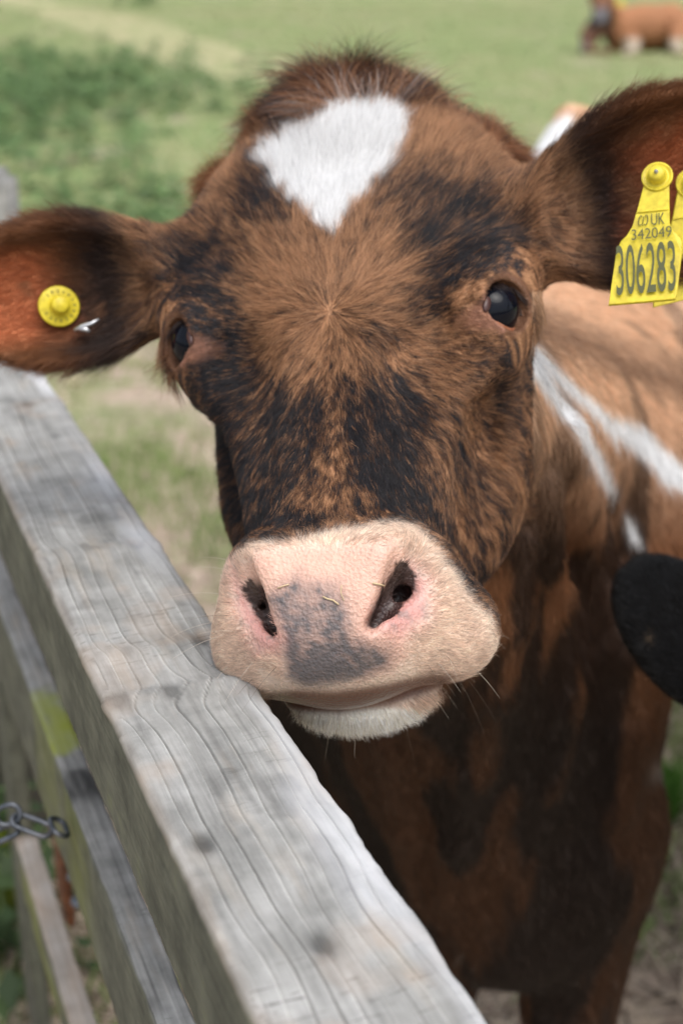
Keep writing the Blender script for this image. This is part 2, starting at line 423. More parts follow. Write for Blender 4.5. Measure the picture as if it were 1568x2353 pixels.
WSTR = [_c6([(440, 300), (510, 330), (600, 490), (645, 600), (760, 735), (900, 940), (985, 1100), (1035, 1240), (1020, 1260), (955, 1205), (830, 965), (655, 745), (490, 515)]),
        _c6([(440, 300), (510, 330), (680, 500), (830, 630), (960, 740), (1190, 830), (1300, 960), (1437, 1080), (1560, 1160), (1560, 1290), (1437, 1245), (1310, 1195), (1250, 1090), (1150, 1000), (1000, 900), (860, 745), (740, 655), (630, 530)]),
        [(1432, 1178), (1448, 1185), (1470, 1245), (1455, 1250), (1440, 1220)]]
WRUMP = [(1150, 400), (1190, 340), (1250, 290), (1310, 262), (1340, 330), (1290, 420), (1180, 440)]
WBEL = [(1600, 1610), (1680, 1640), (1680, 1700), (1490, 1790), (1500, 1755), (1550, 1700)]
def head_mask(P):
    h = toH(P)
    z = proj(P)[2]
    x, y, _ = proj(P)
    return (h[:, 1] < .27) & (h[:, 1] > -.32) & (h[:, 2] > -.235) & (z < 1.16) & ~((x > 1221) & (y > 670)) & ~((h[:, 2] < -.16) & (h[:, 1] < -.13))
def ear_coord(P):
    out = []
    for (root, a, b, f, Ln, Wd, T, c) in EARS:
        q = P - root; out.append((q @ a / Ln, q @ b / Wd, q @ f))
    return out
SOLID = SDF(); SOLID.ops = S.ops[:N_SOLID]
def coat(P, N=None, jit=0.0):
    """base colour of the skin and hair at the points P"""
    n = len(P)
    px, py, z = proj(P)
    if jit: px = px + rng.normal(0, jit, n); py = py + rng.normal(0, jit, n)
    wx = px + (vnoise(P, 45) - .5) * 26 + (vnoise(P + 5, 130) - .5) * 14
    wy = py + (vnoise(P + 9, 45) - .5) * 26 + (vnoise(P + 13, 130) - .5) * 14
    h = toH(P); hd = head_mask(P)
    # brindle that streams away from the whorl between the eyes
    th = np.arctan2(h[:, 1] + .004, h[:, 0]); r = np.hypot(h[:, 0], h[:, 1] + .004)
    pol = np.stack([np.cos(th) * 1.0, np.sin(th) * 1.0, r * 2.2], 1)
    st = fbm(pol, 9, 3) * .72 + fbm(P, 34, 2) * .28
    fine = vnoise(pol * [1, 1, 3], 26)
    D = np.full(n, .27)
    for poly, a, s_ in DARKS: D = np.maximum(D, D * 0 + .27 + (a * 1.03 - .27) * soft(wx, wy, poly, s_))
    for poly, a, s_ in LIGHTS: D = D * (1 - a * soft(wx, wy, poly, s_))
    lowr = np.clip((py - 760) / 200, 0, 1) * .16
    D = D + lowr + (st - .5) * 1.15 + (fine - .5) * .75 + (vnoise(pol * [1, 1, 3] + 3, 60) - .5) * .8
    if jit: D = D + rng.normal(0, .28, n)
    D = np.clip(D, 0, 1)
    t = np.clip(D / .5, 0, 1)[:, None]; u = np.clip((D - .42) / .36, 0, 1)[:, None]
    c = TAN * (1 - t) + MID * t; c = c * (1 - u) + BLK * u
    # crown tuft: redder brown
    tu = np.maximum(soft(px, py, TUFT, 8), (h[:, 2] < -.035) & (h[:, 1] > .17))[:, None] * .8
    c = c * (1 - tu) + (np.array([.26, .100, .038]) * (1 - u) + BLK * u) * tu
    w_ = soft(px + (vnoise(P, 160) - .5) * 16, py + (vnoise(P + 3, 160) - .5) * 16, STAR, 3)[:, None]; c = c * (1 - w_) + WHT * w_
    # muzzle
    m = (soft(px + (vnoise(P, 150) - .5) * 12, py + (vnoise(P + 3, 150) - .5) * 12, MUZ, 3.5) * (h[:, 1] < -.125) * (h[:, 2] > -.175))[:, None]
    lite = np.clip((fbm(P, 60, 2) - .3) * 1.6, 0, 1)[:, None]
    cm = CRM * (.78 + .22 * lite)
    edge = np.clip(1 + sseg(px, py, MUZ) / 40, 0, 1)[:, None]
    cm = cm * (1 - .5 * edge) + np.array([.95, .82, .70]) * .5 * edge
    chin = (np.clip((py - 1622) / 10, 0, 1) * (px > 560))[:, None]; cm = cm * (1 - chin) + np.array([.95, .90, .80]) * chin
    c = c * (1 - m) + cm * m
    pd = (soft(px, py, PAD, 5) * hd)[:, None]
    spk = np.clip((fbm(P, 330, 3) - .42) * 3.5, 0, 1); blot = fbm(P + 2, 110, 3)
    g = np.clip(soft(wx * .5 + px * .5, wy * .5 + py * .5, GREY, 16) * 1.6 - .12, 0, 1)
    g = g * np.interp(py, [1330, 1430, 1540], [.62, .88, 1.12])
    g = np.clip(g * (.52 + .90 * blot) * (.80 + .40 * spk) + .10 * (spk * blot > .42), 0, .93)[:, None]
    pp = PNK * (.86 + .3 * fbm(P, 70, 2)[:, None])
    c = c * (1 - pd) + (pp * (1 - g) + GRY * g) * pd
    for poly in (NOSTR, NOSTL):
        q = (soft(px, py, poly, 9) * hd * .85)[:, None]
        sp = (np.clip((vnoise(P, 260) - .62) * 6, 0, 1) * .6)[:, None]
        c = c * (1 - q) + (np.array([.52, .22, .20]) * (1 - sp) + GRY * sp) * q
    q = (soft(px, py, LIP, 4) * hd)[:, None]; c = c * (1 - q) + np.array([.115, .040, .022]) * q
    # the dark inside of the nostrils
    near_n = np.where((np.abs(h[:, 0]) < .07) & (h[:, 1] < -.165) & (h[:, 1] > -.25) & (h[:, 2] > -.075) & (h[:, 2] < .01))[0]
    if len(near_n):
        d0 = SOLID.eval(P[near_n]); hn = h[near_n]; ax2 = np.abs(hn[:, 0])
        A2, B2 = np.array([.047, -.190]), np.array([.029, -.2215]); q2 = np.stack([ax2, hn[:, 1]], 1) - A2; tq = np.clip(q2 @ (B2 - A2) / ((B2 - A2) @ (B2 - A2)), 0, 1)
        ds2 = np.linalg.norm(q2 - tq[:, None] * (B2 - A2), axis=1)
        thr_ = np.where(ds2 < np.where(hn[:, 0] > 0, .0056, .0040), .0048, .0090)
        k = np.clip((-d0 - thr_) / .0025, 0, 1)[:, None] * .93
        c[near_n] = c[near_n] * (1 - k) + np.array([.012, .0045, .004]) * k
    # eye rims: bare pinkish brown skin
    for (ec, ed, eu, et) in EYES:
        q = h - (ec + ed * .015); a = q @ et; b = q @ eu
        rr = np.hypot(a / .0175, b / .0185)
        k = np.clip((1.28 - rr) / .22, 0, 1)
        low = (a < .002) & (b < 0)
        k = np.maximum(k, np.clip((1.0 - np.hypot((a + .012) / .013, (b + .014) / .012)) * 2.5, 0, 1) * .8) * (np.abs(q @ ed) < .022)
        base = np.where(low[:, None], [.36, .18, .12], [.16, .075, .040])
        c = c * (1 - k[:, None]) + base * k[:, None]
    # ears
    for i, (ea, eb, ef) in enumerate(ear_coord(P)):
        k = (np.clip((ea - .10) / .14, 0, 1) * (np.abs(eb) < 1.5) * (np.abs(ef) < .07) * (ea < 1.3))[:, None]
        cup = np.clip((ef + .008) / .012, 0, 1) * 0 + 1
        rust = np.array([.44, .135, .052]); dk = np.array([.028, .013, .009]); br = np.array([.18, .072, .028])
        nn = fbm(P * 1.0, 34, 3)
        tip = np.clip((ea - (.30 if i == 0 else .42)) / .22 + (nn - .5) * .9, 0, 1) * (np.clip((.75 - np.abs(eb)) / .3, 0, 1))
        base = np.clip((.55 - ea) / .25 + (nn - .5) * 1.2, 0, 1)
        ce = br * (1 - base[:, None]) + dk * base[:, None]
        ce = ce * (1 - tip[:, None]) + rust * tip[:, None]
        lt = np.clip((fbm(P + 4, 55, 2) - .60) * 7, 0, 1) * ((ea > .3) & (ea < .75) & (eb > -.2))
        ce = ce * (1 - .6 * lt[:, None]) + np.array([.26, .12, .055]) * .6 * lt[:, None]
        c = c * (1 - k) + ce * k
        hd = hd | (k[:, 0] > .5)
    # body and neck
    b_ = ~hd
    if b_.any():
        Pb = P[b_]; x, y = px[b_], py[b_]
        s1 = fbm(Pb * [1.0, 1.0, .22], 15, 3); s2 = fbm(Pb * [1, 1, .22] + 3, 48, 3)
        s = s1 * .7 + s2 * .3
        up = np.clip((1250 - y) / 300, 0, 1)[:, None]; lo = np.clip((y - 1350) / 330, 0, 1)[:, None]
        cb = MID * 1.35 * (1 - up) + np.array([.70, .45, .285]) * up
        cb = cb * (1 - lo) + np.array([.066, .027, .0115]) * lo  # darker lower down: mostly shade painted into the coat, over dark brown brindle
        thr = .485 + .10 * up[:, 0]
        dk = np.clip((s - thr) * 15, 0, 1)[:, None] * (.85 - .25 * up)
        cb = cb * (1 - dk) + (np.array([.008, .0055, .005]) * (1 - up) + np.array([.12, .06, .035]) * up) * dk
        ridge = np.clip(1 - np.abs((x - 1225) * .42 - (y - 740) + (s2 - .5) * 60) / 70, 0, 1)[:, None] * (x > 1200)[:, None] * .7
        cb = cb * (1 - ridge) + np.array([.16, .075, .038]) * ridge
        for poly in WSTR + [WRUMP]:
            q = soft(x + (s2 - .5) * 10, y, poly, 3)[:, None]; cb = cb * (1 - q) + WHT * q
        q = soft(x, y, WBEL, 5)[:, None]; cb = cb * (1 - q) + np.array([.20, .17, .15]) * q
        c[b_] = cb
    return np.clip(c, .003, .96)

# ------------------------------------------------------------------ coat hair
def hair_material(name, rough=.42):
    g = G(name)
    a = g.n('ShaderNodeAttribute', attribute_name='coat_colour')
    b = g.bsdf(a, rough, .35)
    tr = g.n('ShaderNodeBsdfTranslucent'); g.link(a, 0, tr, 0); ms = g.n('ShaderNodeMixShader'); ms.inputs[0].default_value = .22
    g.link(b, 0, ms, 1); g.link(tr, 0, ms, 2); g.link(ms, 0, g.out, 'Surface')
    return g.m
def skin_material(name, spec=.35, rough=.6):
    g = G(name)
    a = g.n('ShaderNodeAttribute', attribute_name='coat_colour')
    t = g.n('ShaderNodeTexCoord')
    n1 = g.n('ShaderNodeTexNoise', i_Vector=(t, 'Object'), i_Scale=900.0, i_Detail=3.0)
    v = g.n('ShaderNodeTexVoronoi', i_Vector=(t, 'Object'), i_Scale=420.0)
    m = g.mathn('ADD', n1, v)
    wet = g.n('ShaderNodeAttribute', attribute_name='bare')
    rr = g.n('ShaderNodeMapRange'); g.link(wet, 'Fac', rr, 0); rr.inputs[3].default_value = .75; rr.inputs[4].default_value = .24
    b = g.bsdf(a, rr, spec, g.bump(m, .75, .0010))
    cw = g.n('ShaderNodeMath', operation='MULTIPLY'); g.link(wet, 'Fac', cw, 0); cw.inputs[1].default_value = .35; g.link(cw, 0, b, 'Coat Weight'); b.inputs['Coat Roughness'].default_value = .15
    ss = g.n('ShaderNodeMath', operation='MULTIPLY'); g.link(wet, 'Fac', ss, 0); ss.inputs[1].default_value = .12
    g.link(ss, 0, b, 'Subsurface Weight'); b.inputs['Subsurface Radius'].default_value = (.0025, .0009, .0005); b.inputs['Subsurface Scale'].default_value = 1.0
    return g.m
def grow(name, V, Q, nrm, dens, length, direc, colour, mat, parent, rad=.00011, npt=5, lift=.34, gravity=0.0, wander=.35, maxn=400000, jit=3.0, rfun=None):
    """strands rooted on the quads Q of a surface: dens (hairs per m2), length, direc are functions of the face centres"""
    A, B, Cc, Dd = [V[Q[:, i]] for i in range(4)]
    cen = (A + B + Cc + Dd) / 4
    area = .5 * np.linalg.norm(np.cross(Cc - A, Dd - B), axis=1)
    lam = dens(cen, nrm[Q].mean(1)) * area
    k = rng.poisson(lam)
    idx = np.repeat(np.arange(len(Q)), k)
    if len(idx) > maxn: idx = rng.choice(idx, maxn, replace=False)
    n = len(idx); u, v = rng.random((2, n, 1))
    R0 = (A[idx] * (1 - u) + B[idx] * u) * (1 - v) + (Dd[idx] * (1 - u) + Cc[idx] * u) * v
    qn = nrm[Q[idx]]
    N = (qn[:, 0] * (1 - u) + qn[:, 1] * u) * (1 - v) + (qn[:, 3] * (1 - u) + qn[:, 2] * u) * v
    N /= np.linalg.norm(N, axis=1, keepdims=True) + 1e-9
    T = direc(R0, N)
    W3 = np.stack([vnoise(R0 + 11 * i, 85) for i in range(3)], 1) - .5
    W4 = np.stack([vnoise(R0 + 17 * i + 3, 330) for i in range(3)], 1) - .5
    T = T + wander * (W3 * 1.7 + W4 * 1.3) + rng.normal(0, .13, (n, 3))
    T = T - N * (T * N).sum(1, keepdims=True); T /= np.linalg.norm(T, axis=1, keepdims=True) + 1e-9
    L = length(R0, N) * rng.uniform(.65, 1.2, n)
    L = L[:, None]
    lf = (lift * rng.uniform(.5, 1.5, (n, 1)))
    pts = np.empty((n, npt, 3))
    for j in range(npt):
        t = j / (npt - 1)
        pts[:, j] = R0 + (T * t + N * lf * (t - .42 * t * t)) * L + W4 * L * .25 * t * t
        pts[:, j, 2] -= gravity * L[:, 0] * t * t
    hc = bpy.data.hair_curves.new(name)
    hc.add_curves([npt] * n)
    hc.attributes['position'].data.foreach_set('vector', pts.astype(np.float32).ravel())
    if 'radius' not in hc.attributes: hc.attributes.new('radius', 'FLOAT', 'POINT')
    rr = np.linspace(1, .12, npt)[None] * (rfun(R0) if rfun else np.full(n, rad))[:, None] * rng.uniform(.75, 1.25, (n, 1))
    hc.attributes['radius'].data.foreach_set('value', rr.astype(np.float32).ravel())
    c = colour(R0, N, jit) * rng.uniform(.6, 1.4, (n, 1))
    at_ = hc.attributes.new('coat_colour', 'FLOAT_COLOR', 'CURVE')
    at_.data.foreach_set('color', np.concatenate([np.clip(c, 0, .965), np.ones((n, 1))], 1).astype(np.float32).ravel())
    o = bpy.data.objects.new(name, hc); col.objects.link(o); hc.materials.append(mat)
    if parent: o.parent = parent
    return o, n

def empty(name, loc=(0, 0, 0)):
    o = bpy.data.objects.new(name, None); o.empty_display_size = .05; col.objects.link(o); o.location = loc
    bpy.context.view_layer.update()
    return o
skin = skin_material('cow_skin'); hairm = hair_material('cow_hair')
V, Q = S.mesh(HF, grid_ax)
NR = S.grad(V); NR /= np.linalg.norm(NR, axis=1, keepdims=True) + 1e-9
cow = fast_mesh('cow', V, Q, skin)
tag(cow, 'brindle brown cow with white forehead star and pink muzzle leaning over the grey gate', 'cow')
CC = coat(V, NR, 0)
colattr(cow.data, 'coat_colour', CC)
def bare_of(P):
    px, py, z = proj(P); h = toH(P)
    b = soft(px, py, PAD, 5) * head_mask(P) * (h[:, 1] < -.13)
    for poly in (NOSTR, NOSTL, LIP): b = np.maximum(b, soft(px, py, poly, 5) * head_mask(P) * (h[:, 1] < -.13))
    sg = lambda v, s_: 1 / (1 + np.exp(np.clip(-v / s_, -30, 30)))
    b = np.maximum(b, sg(.046 - np.abs(h[:, 0] - .002), .003) * sg(-.212 - h[:, 1], .003) * sg(h[:, 2] + .102, .0015) * sg(-.046 - h[:, 2], .002))
    hh = h
    for (ec, ed, eu, et) in EYES:
        q = hh - (ec + ed * .015); rr = np.hypot((q @ et) / .0165, (q @ eu) / .0175)
        b = np.maximum(b, np.clip((1.1 - rr) / .15, 0, 1) * (np.abs(q @ ed) < .02))
    return b
ba = cow.data.attributes.new('bare', 'FLOAT', 'POINT'); ba.data.foreach_set('value', bare_of(V).astype(np.float32))

def tangent(T, N):
    T = T - N * (T * N).sum(1, keepdims=True)
    return T / (np.linalg.norm(T, axis=1, keepdims=True) + 1e-9)
def hdir(P, N):
    h = toH(P)
    d = np.stack([h[:, 0] * 1.0, h[:, 1] + .004, h[:, 2] * .25 + .0], 1)
    face = d @ HM.T
    face /= np.linalg.norm(face, axis=1, keepdims=True) + 1e-9
    mz = np.clip((-.150 - h[:, 1]) / .02, 0, 1)[:, None]
    md = (h - np.array([0, -.205, -.05])) @ HM.T; md /= np.linalg.norm(md, axis=1, keepdims=True)
    out = face * (1 - mz) + md * mz
    for (ea, eb, ef), E_ in zip(ear_coord(P), EARS):
        k = ((ea > .05) & (np.abs(eb) < 1.6) & (np.abs(ef) < .08))[:, None]
        ed = E_[1] + E_[2] * np.sign(eb)[:, None] * .7 * np.abs(eb)[:, None]
        out = np.where(k, ed, out)
    bod = ~head_mask(P)
    for (ea, eb, ef) in ear_coord(P): bod &= ~((ea > .05) & (np.abs(eb) < 1.6) & (np.abs(ef) < .08))
    out[bod] = np.array([.15, .35, -1.0])
    px, py, _ = proj(P); tuft = ((soft(px, py, TUFT, 4) > .5) | ((h[:, 2] < -.035) & (h[:, 1] > .17))) & (h[:, 1] > .10) & ~bod
    sw = np.stack([vnoise(P + 31, 28) - .5, vnoise(P + 37, 28) - .5, vnoise(P + 41, 28) - .5], 1)
    td = HM @ np.array([0, .75, .45])
    out = np.where(tuft[:, None], td + sw * 1.5 + (HM[:, 0] * (h[:, 0:1] + .01) * 9), out)
    return out
def is_ear(P):
    m = np.zeros(len(P), bool)
    for (ea, eb, ef) in ear_coord(P): m |= (ea > .08) & (np.abs(eb) < 1.6) & (np.abs(ef) < .08)
    return m
def hdens(P, N):
    px, py, z = proj(P); h = toH(P)
    front = ((CAM - P) * N).sum(1) / np.linalg.norm(CAM - P, axis=1)
    d = np.where(head_mask(P), 1.7e6, 0)
    d = np.where(is_ear(P), .55e6, d)
    d = d * np.where(front > -.45, 1, 0) * (1 - bare_of(P)) ** 2
    return d
def hlen(P, N):
    h = toH(P); y = h[:, 1]
    L = np.interp(y, [-.25, -.16, -.13, -.05, .03, .09, .14, .18, .24], [.0045, .0045, .006, .0085, .0125, .015, .017, .020, .028])
    L = np.where((h[:, 2] < -.10) & (y < -.17), .010, L)      # chin
    for (ec, ed, eu, et) in EYES:
        rr = np.linalg.norm(h - (ec + ed * .012), axis=1); L = L * np.clip(.25 + (rr - .022) / .06, .25, 1) * np.where((rr < .05) & (np.abs(h[:, 0]) > .106), .45, 1)
    L = L * np.where((np.abs((N @ HM)[:, 0]) > .72) & (y > -.05) & (y < .08), .42, 1)
    for (ea, eb, ef) in ear_coord(P):
        k = (ea > .08) & (np.abs(eb) < 1.6) & (np.abs(ef) < .08)
        rim = np.clip((np.abs(eb) - .55) / .3, 0, 1)
        L = np.where(k, np.interp(ea, [0, .35, .7, 1], [.016, .018, .010, .008]) * (.7 + .7 * rim), L)
    return L
o, n1 = grow('fur', V, Q, NR, hdens, hlen, hdir, coat, hairm, cow, rad=.00013, npt=4, lift=.36, maxn=420000)
print('head hairs', n1)
# long hair of the crown
def cdens(P, N):
    h = toH(P); px, py, _ = proj(P); px, py, _ = proj(P); k = np.maximum(soft(px, py, TUFT, 6), (h[:, 2] < -.035) & (h[:, 1] > .17)) * head_mask(P) * (np.abs(h[:, 0]) < .13) * (h[:, 2] > -.13) * (h[:, 1] > .12)
    return k * 1.6e6 * ~is_ear(P) * (soft(px, py, STAR, 3) < .4)
def clen(P, N):
    h = toH(P); return .036 + .016 * (vnoise(P, 40) - .5) * 2 - .012 * np.abs(h[:, 0]) / .1
o, n2 = grow('crown_hair', V, Q, NR, cdens, clen, hdir, coat, hairm, cow, rad=.00015, npt=6, lift=.9, gravity=.15, wander=.8, maxn=60000)
# body coat
def bdens(P, N):
    px, py, z = proj(P)
    front = ((CAM - P) * N).sum(1) / np.linalg.norm(CAM - P, axis=1)
    vis = (px > 350) & (px < 1800) & (py > 100) & (py < 2600) & (front > -.3)
    d = np.where(z < 1.6, 1.6e5, 6e4)
    return np.where(vis & ~head_mask(P) & ~is_ear(P), d, 0)
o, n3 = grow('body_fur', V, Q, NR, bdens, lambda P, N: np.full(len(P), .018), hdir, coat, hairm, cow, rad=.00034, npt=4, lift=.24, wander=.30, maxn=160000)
print('crown', n2, 'body', n3)
# whiskers and chin bristles
def wlist():
    roots = []
    h = toH(V); px, py, z = proj(V)
    front = ((CAM - V) * NR).sum(1) > -.02
    m1 = np.where((h[:, 1] < -.16) & (h[:, 2] < -.03) & (bare_of(V) < .2) & (soft(px, py, MUZ, 4) > .5))[0]
    m2 = np.where((h[:, 2] < -.095) & (h[:, 1] < -.17) & (bare_of(V) < .3))[0]
    return rng.choice(m1, 60, replace=False), rng.choice(m2, 130, replace=False)
m1, m2 = wlist()
ids = np.concatenate([m1, m2]); n = len(ids)
R0 = V[ids]; N0 = NR[ids]
T = hdir(R0, N0) * .5 + N0 * .9 + rng.normal(0, .2, (n, 3)); T /= np.linalg.norm(T, axis=1, keepdims=True)
L = np.where(np.arange(n) < len(m1), rng.uniform(.012, .034, n), rng.uniform(.006, .015, n))[:, None]
npt = 6; pts = np.stack([R0 + T * L * t + np.array([0, 0, -1]) * L * .22 * t * t for t in np.linspace(0, 1, npt)], 1)
hc = bpy.data.hair_curves.new('whiskers'); hc.add_curves([npt] * n)
hc.attributes['position'].data.foreach_set('vector', pts.astype(np.float32).ravel())
if 'radius' not in hc.attributes: hc.attributes.new('radius', 'FLOAT', 'POINT')
hc.attributes['radius'].data.foreach_set('value', (np.linspace(.00012, .00003, npt)[None] * np.ones((n, 1))).astype(np.float32).ravel())
a_ = hc.attributes.new('coat_colour', 'FLOAT_COLOR', 'CURVE')
wc = np.where(rng.random((n, 1)) < .65, np.array([[.55, .48, .40]]), np.array([[.10, .07, .05]]))
a_.data.foreach_set('color', np.concatenate([wc, np.ones((n, 1))], 1).astype(np.float32).ravel())
o = bpy.data.objects.new('whiskers', hc); col.objects.link(o); hc.materials.append(hairm); o.parent = cow
# ------------------------------------------------------------------ eyes
g = G('eyeball'); t = g.n('ShaderNodeTexCoord')
sx_ = g.n('ShaderNodeSeparateXYZ'); g.link(t, 'Object', sx_, 0)
rz = g.ramp(sx_, [(0, (.30, .26, .24)), (.45, (.10, .05, .03)), (.62, (.006, .008, .013)), (1, (.003, .004, .008))], out=2)
sc_ = g.n('ShaderNodeMapRange'); g.link(sx_, 2, sc_, 0); sc_.inputs[1].default_value = 0; sc_.inputs[2].default_value = .018
g.t.links.remove(rz.inputs[0].links[0]); g.link(sc_, 0, rz, 0)
g.bsdf(rz, .04, .19)
eyem = g.m
lidm = skin_material('eyelid_skin', .5)
def uvsphere(r, seg=48, rings=32):
    v = []; f = []
    for i in range(rings + 1):
        th = math.pi * i / rings
        for j in range(seg):
            ph = 2 * math.pi * j / seg; v.append((r * math.sin(th) * math.cos(ph), r * math.sin(th) * math.sin(ph), r * math.cos(th)))
    for i in range(rings):
        for j in range(seg):
            k = (j + 1) % seg; f.append((i * seg + j, i * seg + k, (i + 1) * seg + k, (i + 1) * seg + j))
    return np.array(v), np.array(f)
def sweep(path, radii, seg=10, closed=False):
    """tube through the points of path"""
    P = np.array(path, float); n = len(P); radii = np.broadcast_to(np.asarray(radii, float), (n,))
    Tn = np.gradient(P, axis=0) if not closed else np.roll(P, -1, 0) - np.roll(P, 1, 0)
    Tn /= np.linalg.norm(Tn, axis=1, keepdims=True) + 1e-12
    ref = np.array([0, 0, 1.0]) if abs(Tn[0][2]) < .9 else np.array([1.0, 0, 0])
    u = np.cross(Tn[0], ref); u /= np.linalg.norm(u); v = []
    for i in range(n):
        u = u - Tn[i] * (u @ Tn[i]); u /= np.linalg.norm(u); w_ = np.cross(Tn[i], u)
        for j in range(seg):
            a = 2 * math.pi * j / seg; v.append(P[i] + (u * math.cos(a) + w_ * math.sin(a)) * radii[i])
    f = []
    for i in range(n if closed else n - 1):
        k = (i + 1) % n
        for j in range(seg):
            m = (j + 1) % seg; f.append((i * seg + j, i * seg + m, k * seg + m, k * seg + j))
    if not closed: f += [tuple(range(seg))[::-1], tuple(range((n - 1) * seg, n * seg))]
    return v, f
for i, (c, d, u, t) in enumerate(EYES):
    v, f = uvsphere(ER)
    v[:, 2] = np.where(v[:, 2] > .014, v[:, 2] + (v[:, 2] - .014) * .20, v[:, 2])          # cornea
    me = fast_mesh('eye', v, f, eyem)
    Mw = Matrix(np.stack([HM @ t, HM @ u, HM @ d], 1).tolist()).to_4x4(); Mw.translation = Vector(hw(*(c + d * .0006)))
    if np.linalg.det(np.stack([t, u, d], 1)) < 0:
        Mw = Matrix(np.stack([-(HM @ t), HM @ u, HM @ d], 1).tolist()).to_4x4(); Mw.translation = Vector(hw(*(c + d * .0006)))
    me.parent = cow; me.matrix_world = Mw
    # lid margin round the eyeball, drawn down to the tear corner
    path = []; rad = []
    for k in range(56):
        a = 2 * math.pi * k / 56; ca, sa = math.cos(a), math.sin(a)
        rx, ry = .0189, .0166
        x = rx * ca; y = ry * sa * (1.0 if sa > 0 else .88)
        q = max(0, math.cos(a - math.radians(215))) ** 6
        x += -.0065 * q; y += -.0030 * q
        rr = math.hypot(x, y); z = math.sqrt(max((ER + .0006) ** 2 - rr * rr, .00006)) + .0005 - .0030 * q
        path.append(hw(*(c + t * x + u * y + d * z))); rad.append(.0019 if sa > -.1 else .0016)
    v, f = sweep(path, rad, 10, True)
    lid = mesh('eyelid', v, f, lidm, cow)
    v = np.array(v)
    lc = np.where((((toH(v) - c) @ u) > .002)[:, None], [.10, .045, .028], [.34, .125, .06]) * (.8 + .4 * vnoise(v, 300))[:, None]
    colattr(lid.data, 'coat_colour', lc); b = lid.data.attributes.new('bare', 'FLOAT', 'POINT'); b.data.foreach_set('value', np.full(len(v), .6, np.float32))
    # pink third eyelid in the inner corner
    v, f = uvsphere(1.0, 20, 12); v = v * [.0030, .0060, .0020]
    v = (c + d * .0158 + t * -.0150 + u * -.0078) + v[:, :1] * t + v[:, 1:2] * u + v[:, 2:] * d
    tc = fast_mesh('tear_corner', v @ HM.T + HO, f, plain('tear_corner', (.06, .024, .020), .35, .5), cow)
    # lashes
    pts = []
    for k in range(130):
        a = math.radians(rng.uniform(5, 150)); x, y = .0165 * math.cos(a), .0155 * math.sin(a)
        p0 = hw(*(c + t * x + u * y + d * .0135))
        dirv = HM @ (d * .75 + t * (.45 + .5 * math.cos(a)) + u * (.1 - .35 * math.sin(a))) + rng.normal(0, .13, 3)
        Lh = rng.uniform(.009, .017)
        pts += [p0 + dirv * Lh * .8 * s_ + np.array([0, 0, -.35]) * Lh * s_ * s_ for s_ in (0, .33, .66, 1)]
    hc = bpy.data.hair_curves.new('eyelashes'); hc.add_curves([4] * 130)
    hc.attributes['position'].data.foreach_set('vector', np.array(pts, np.float32).ravel())
    if 'radius' not in hc.attributes: hc.attributes.new('radius', 'FLOAT', 'POINT')
    hc.attributes['radius'].data.foreach_set('value', np.tile(np.array([.00016, .00013, .0001, .00003], np.float32), 130))
    a_ = hc.attributes.new('coat_colour', 'FLOAT_COLOR', 'CURVE'); a_.data.foreach_set('color', np.tile(np.array([.045, .028, .024, 1], np.float32), 130))
    o = bpy.data.objects.new('eyelashes', hc); col.objects.link(o); hc.materials.append(hairm); o.parent = cow
# ------------------------------------------------------------------ the pasture
MUDN = 'ShaderNodeTexNoise'
g = G('pasture_ground'); t = g.n('ShaderNodeTexCoord')
n1 = g.n(MUDN, i_Vector=(t, 'Object'), i_Scale=.75, i_Detail=4.0, i_Roughness=.6)
n2 = g.n(MUDN, i_Vector=(t, 'Object'), i_Scale=3.2, i_Detail=4.0, i_Roughness=.65)
n3 = g.n(MUDN, i_Vector=(t, 'Object'), i_Scale=28.0, i_Detail=4.0, i_Roughness=.7)
green = g.ramp(n2, [(.30, (.165, .228, .085)), (.55, (.265, .30, .135)), (.75, (.35, .335, .185))])
straw = g.ramp(n3, [(.25, (.26, .20, .155)), (.55, (.46, .375, .30)), (.8, (.62, .52, .43))])
mm = g.n('ShaderNodeMath', operation='ADD'); g.link(n1, 0, mm, 0); g.link(n2, 0, mm, 1)
sep = g.n('ShaderNodeSeparateXYZ'); g.link(t, 'Object', sep, 0)
near = g.n('ShaderNodeMapRange'); g.link(sep, 1, near, 0)          # the trodden ground by the gate is barer
near.inputs[1].default_value = 2.2; near.inputs[2].default_value = 8.0; near.inputs[3].default_value = .15; near.inputs[4].default_value = -.16
m2 = g.n('ShaderNodeMath', operation='ADD'); g.link(mm, 0, m2, 0); g.link(near, 0, m2, 1)
f_ = g.ramp(m2, [(.94, 0.0), (1.0, .0)]); f_.color_ramp.elements[0].position = .92; f_.color_ramp.elements[1].position = 1.0
f_.color_ramp.elements[0].color = (0, 0, 0, 1); f_.color_ramp.elements[1].color = (1, 1, 1, 1)
mr = g.n('ShaderNodeMapRange'); g.link(m2, 0, mr, 0); mr.inputs[1].default_value = .92; mr.inputs[2].default_value = 1.12
mx = g.mix(mr, green, straw)
g.bsdf(mx, .9, .1, g.bump(n3, .8, .03))
gx = np.concatenate([np.linspace(-90, -8, 12), np.linspace(-6, 6, 61), np.linspace(8, 90, 12)])
gy = np.concatenate([np.linspace(-12, -1, 8), np.linspace(-.8, 8, 60), np.linspace(9, 40, 30), np.linspace(45, 400, 16)])
XX, YY = np.meshgrid(gx, gy); P = np.stack([XX.ravel(), YY.ravel(), 0 * XX.ravel()], 1)
P[:, 2] = (fbm(P, 1.7, 3) - .5) * .05 * np.exp(-P[:, 1] / 12)
nx_, ny_ = len(gx), len(gy)
ij = np.arange(nx_ * ny_).reshape(ny_, nx_)
F = np.stack([ij[:-1, :-1].ravel(), ij[:-1, 1:].ravel(), ij[1:, 1:].ravel(), ij[1:, :-1].ravel()], 1)
